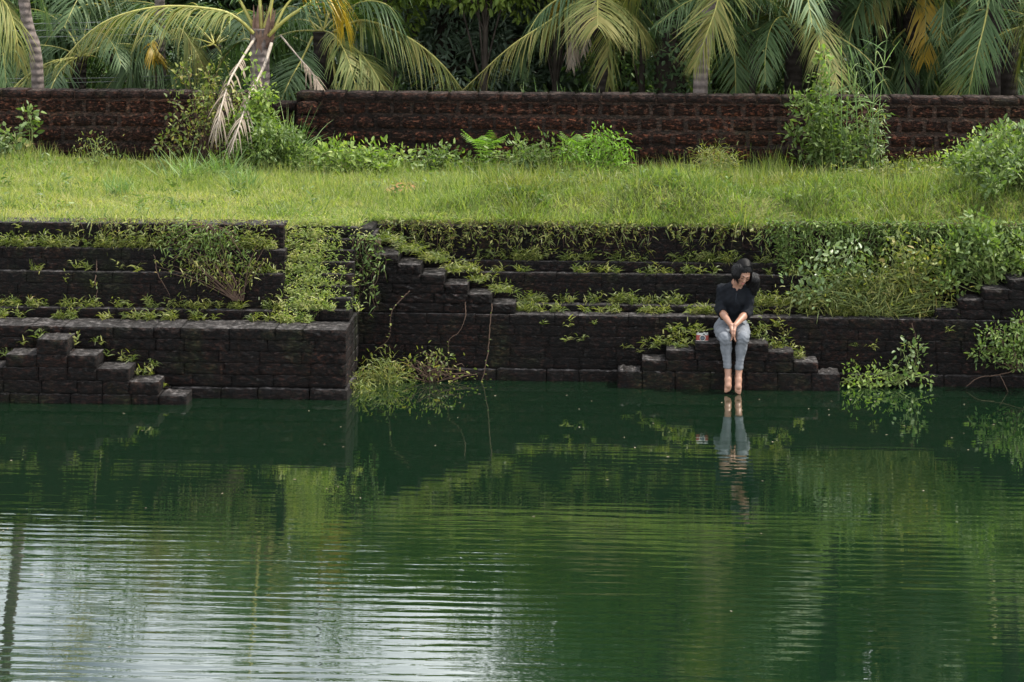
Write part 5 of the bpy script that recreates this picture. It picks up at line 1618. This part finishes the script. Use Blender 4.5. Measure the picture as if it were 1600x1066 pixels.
# (kept clear of the face below)
# open the face: below the fringe, in front, on her right side of the parting
fx = np.maximum.reduce([np.abs(c_r+0.012)-0.062, -(c_f-0.022), c_u-0.062+0.35*np.abs(c_r+0.015), -0.20-c_u])
ha.D = np.maximum(ha.D, -fx)
ang = c_r*1.0
ha.D += 0.0022*np.sin(c_r*260+c_u*60+np.sin(c_u*40)*1.5)+0.0016*np.sin(c_r*430+c_f*210-c_u*50)
hair = link('hair', ha.mesh('hair', M['hair'], ORG), person)
mb = MB()
rad_ = np.array((0.094, 0.108, 0.112)); c0 = HC+hu*0.022-hf*0.014
for k in range(230):   # locks combed from the parting over the cap, ending loose
    az = U(-2.9, 2.9)
    side_dir = 1 if U(0, 1) < 0.72 else -1
    st_ = np.array((-0.25, U(-0.55, 0.55), 0.92))
    en_ = np.array((side_dir*U(0.75, 1.0), U(-0.7, 0.45), U(-0.55, -0.05)))
    pts_ = []
    for tt_ in np.linspace(0, 1, 7):
        v_ = nrm(st_*(1-tt_)+en_*tt_+np.array((0, 0, 0.25*math.sin(math.pi*tt_))))*rad_*U(1.0, 1.02)
        pts_.append(c0+v_[0]*hr+v_[1]*hf+v_[2]*hu)
    if side_dir > 0:
        pts_.append(pts_[-1]+V3((U(0.0, 0.03), U(-.02, .02), -U(0.02, 0.05))))
        pts_.append(pts_[-1]+V3((U(-0.01, 0.04), U(-.02, .02), -U(0.02, 0.06))))
    tube(mb, spline(pts_, 16)-ORG, np.linspace(0.0040, 0.0012, 16), 3, cap=False)
mb.build('strands', M['hair'], hair)["kind"] = 'stuff'
# brows, lashes, lips
for sg in (-1, 1):
    mb = MB()
    tube(mb, spline([HC+hr*0.013*sg+hf*0.1005+hu*0.014, HC+hr*0.030*sg+hf*0.0965+hu*0.021, HC+hr*0.047*sg+hf*0.084+hu*0.016], 7)-ORG, [0.002, 0.0032, 0.0034, 0.0034, 0.003, 0.0026, 0.0015], 5)
    mb.build('eyebrow', M['brow'], person)
    mb = MB()
    tube(mb, spline([HC+hr*0.017*sg+hf*0.0935-hu*0.009, HC+hr*0.031*sg+hf*0.0955-hu*0.014, HC+hr*0.044*sg+hf*0.0875-hu*0.010], 7)-ORG, 0.0026, 5)
    mb.build('eyelashes', M['brow'], person)
mb = MB()
tube(mb, spline([HC-hr*0.021+hf*0.0925-hu*0.070, HC+hf*0.1035-hu*0.068, HC+hr*0.021+hf*0.0925-hu*0.070], 9)-ORG, [0.002, 0.004, 0.0052, 0.006, 0.0055, 0.006, 0.0052, 0.004, 0.002], 6)
tube(mb, spline([HC-hr*0.016+hf*0.0920-hu*0.076, HC+hf*0.1005-hu*0.079, HC+hr*0.016+hf*0.0920-hu*0.076], 9)-ORG, [0.002, 0.004, 0.0055, 0.0065, 0.0065, 0.0065, 0.0055, 0.004, 0.002], 6)
mb.build('lips', M['lip'], person)

# ------------------------------------------------------------------ the camera beside her
cp = P(1097.5, 536.0, -0.17); cp[2] = ZSEAT+0.002
g = thing('compact_camera', 'small red and silver camera standing on the step left of the woman', 'camera', cp)
g.rotation_euler = (0, 0, -0.12)
red = plain('red_leather', (0.17, 0.030, 0.022), 0.6, 0.4, 200, 0.3, 0.3)
silver = plain('silver_metal', (0.32, 0.32, 0.31), 0.4, 0.5, 60, 0.1, 0, 0.6)
blackp = plain('lens_black', (0.010, 0.011, 0.013), 0.25, 0.5, 60, 0.2)
def rbox(mb, a, b, c=0.004):
    (x0_, y0_, z0_), (x1_, y1_, z1_) = a, b
    ring = [(x0_+c, y0_), (x1_-c, y0_), (x1_, y0_+c), (x1_, y1_-c), (x1_-c, y1_), (x0_+c, y1_), (x0_, y1_-c), (x0_, y0_+c)]
    v = [(x, y, z0_) for x, y in ring]+[(x, y, z1_) for x, y in ring]
    mb.add(v, [(i, (i+1) % 8, 8+(i+1) % 8, 8+i) for i in range(8)])
    mb.add(v, [list(range(8))[::-1], list(range(8, 16))])
    return mb
rbox(MB(), (-0.058, -0.016, 0.006), (0.058, 0.016, 0.056), 0.010).build('body', red, g)
rbox(MB(), (-0.058, -0.0165, 0.0), (0.058, 0.0165, 0.006), 0.010).build('base_plate', silver, g)
rbox(MB(), (-0.057, -0.0155, 0.056), (0.057, 0.0155, 0.072), 0.009).build('top_plate', silver, g)
rbox(MB(), (0.006, -0.012, 0.072), (0.034, 0.012, 0.079), 0.003).build('flash_shoe', silver, g)
rbox(MB(), (0.004, -0.0175, 0.058), (0.024, -0.0150, 0.070), 0.001).build('viewfinder', blackp, g)
for xx, nm in ((-0.040, 'shutter_dial'), (0.046, 'mode_dial')):
    tube(MB(), [(xx, 0, 0.071), (xx, 0, 0.079)], 0.009, 12).build(nm, silver, g)
ln = tube(MB(), [(0.004, -0.015, 0.032), (0.004, -0.028, 0.032)], [0.0285, 0.0275], 20)
lens = ln.build('lens', silver, g)
tube(MB(), [(0.004, -0.026, 0.032), (0.004, -0.036, 0.032)], [0.023, 0.022], 20).build('barrel', blackp, lens)
tube(MB(), [(0.004, -0.0355, 0.032), (0.004, -0.0368, 0.032)], [0.014, 0.012], 20).build('glass', plain('lens_glass', (0.02, 0.03, 0.05), 0.05, 0.8), lens)
# scrap of blue plastic on the left ledge
mb = MB()
pb_ = P(338, 486, Y2-0.06)
v = np.array([(-0.018, 0, 0), (0.0, -0.012, 0.004), (0.02, -0.004, 0.008), (0.014, 0.012, 0.003), (-0.008, 0.014, 0.010)])
mb.add(np.concatenate([v, v+np.array([0.001, 0.001, 0.004])]), [(0, 1, 2, 3), (0, 3, 4, 4)][:1]); mb.add(np.concatenate([v, v+(0.001, 0.001, 0.004)]), [(0, 4, 3), (5, 6, 7), (5, 7, 8), (5, 8, 9)])
tag(mb.build('plastic_scrap', plain('blue_plastic', (0.03, 0.10, 0.35), 0.4, 0.5), loc=tuple(pb_+V3((0, 0, 0.004)))), 'tiny scrap of blue plastic on the left ledge', 'litter', kind='thing')
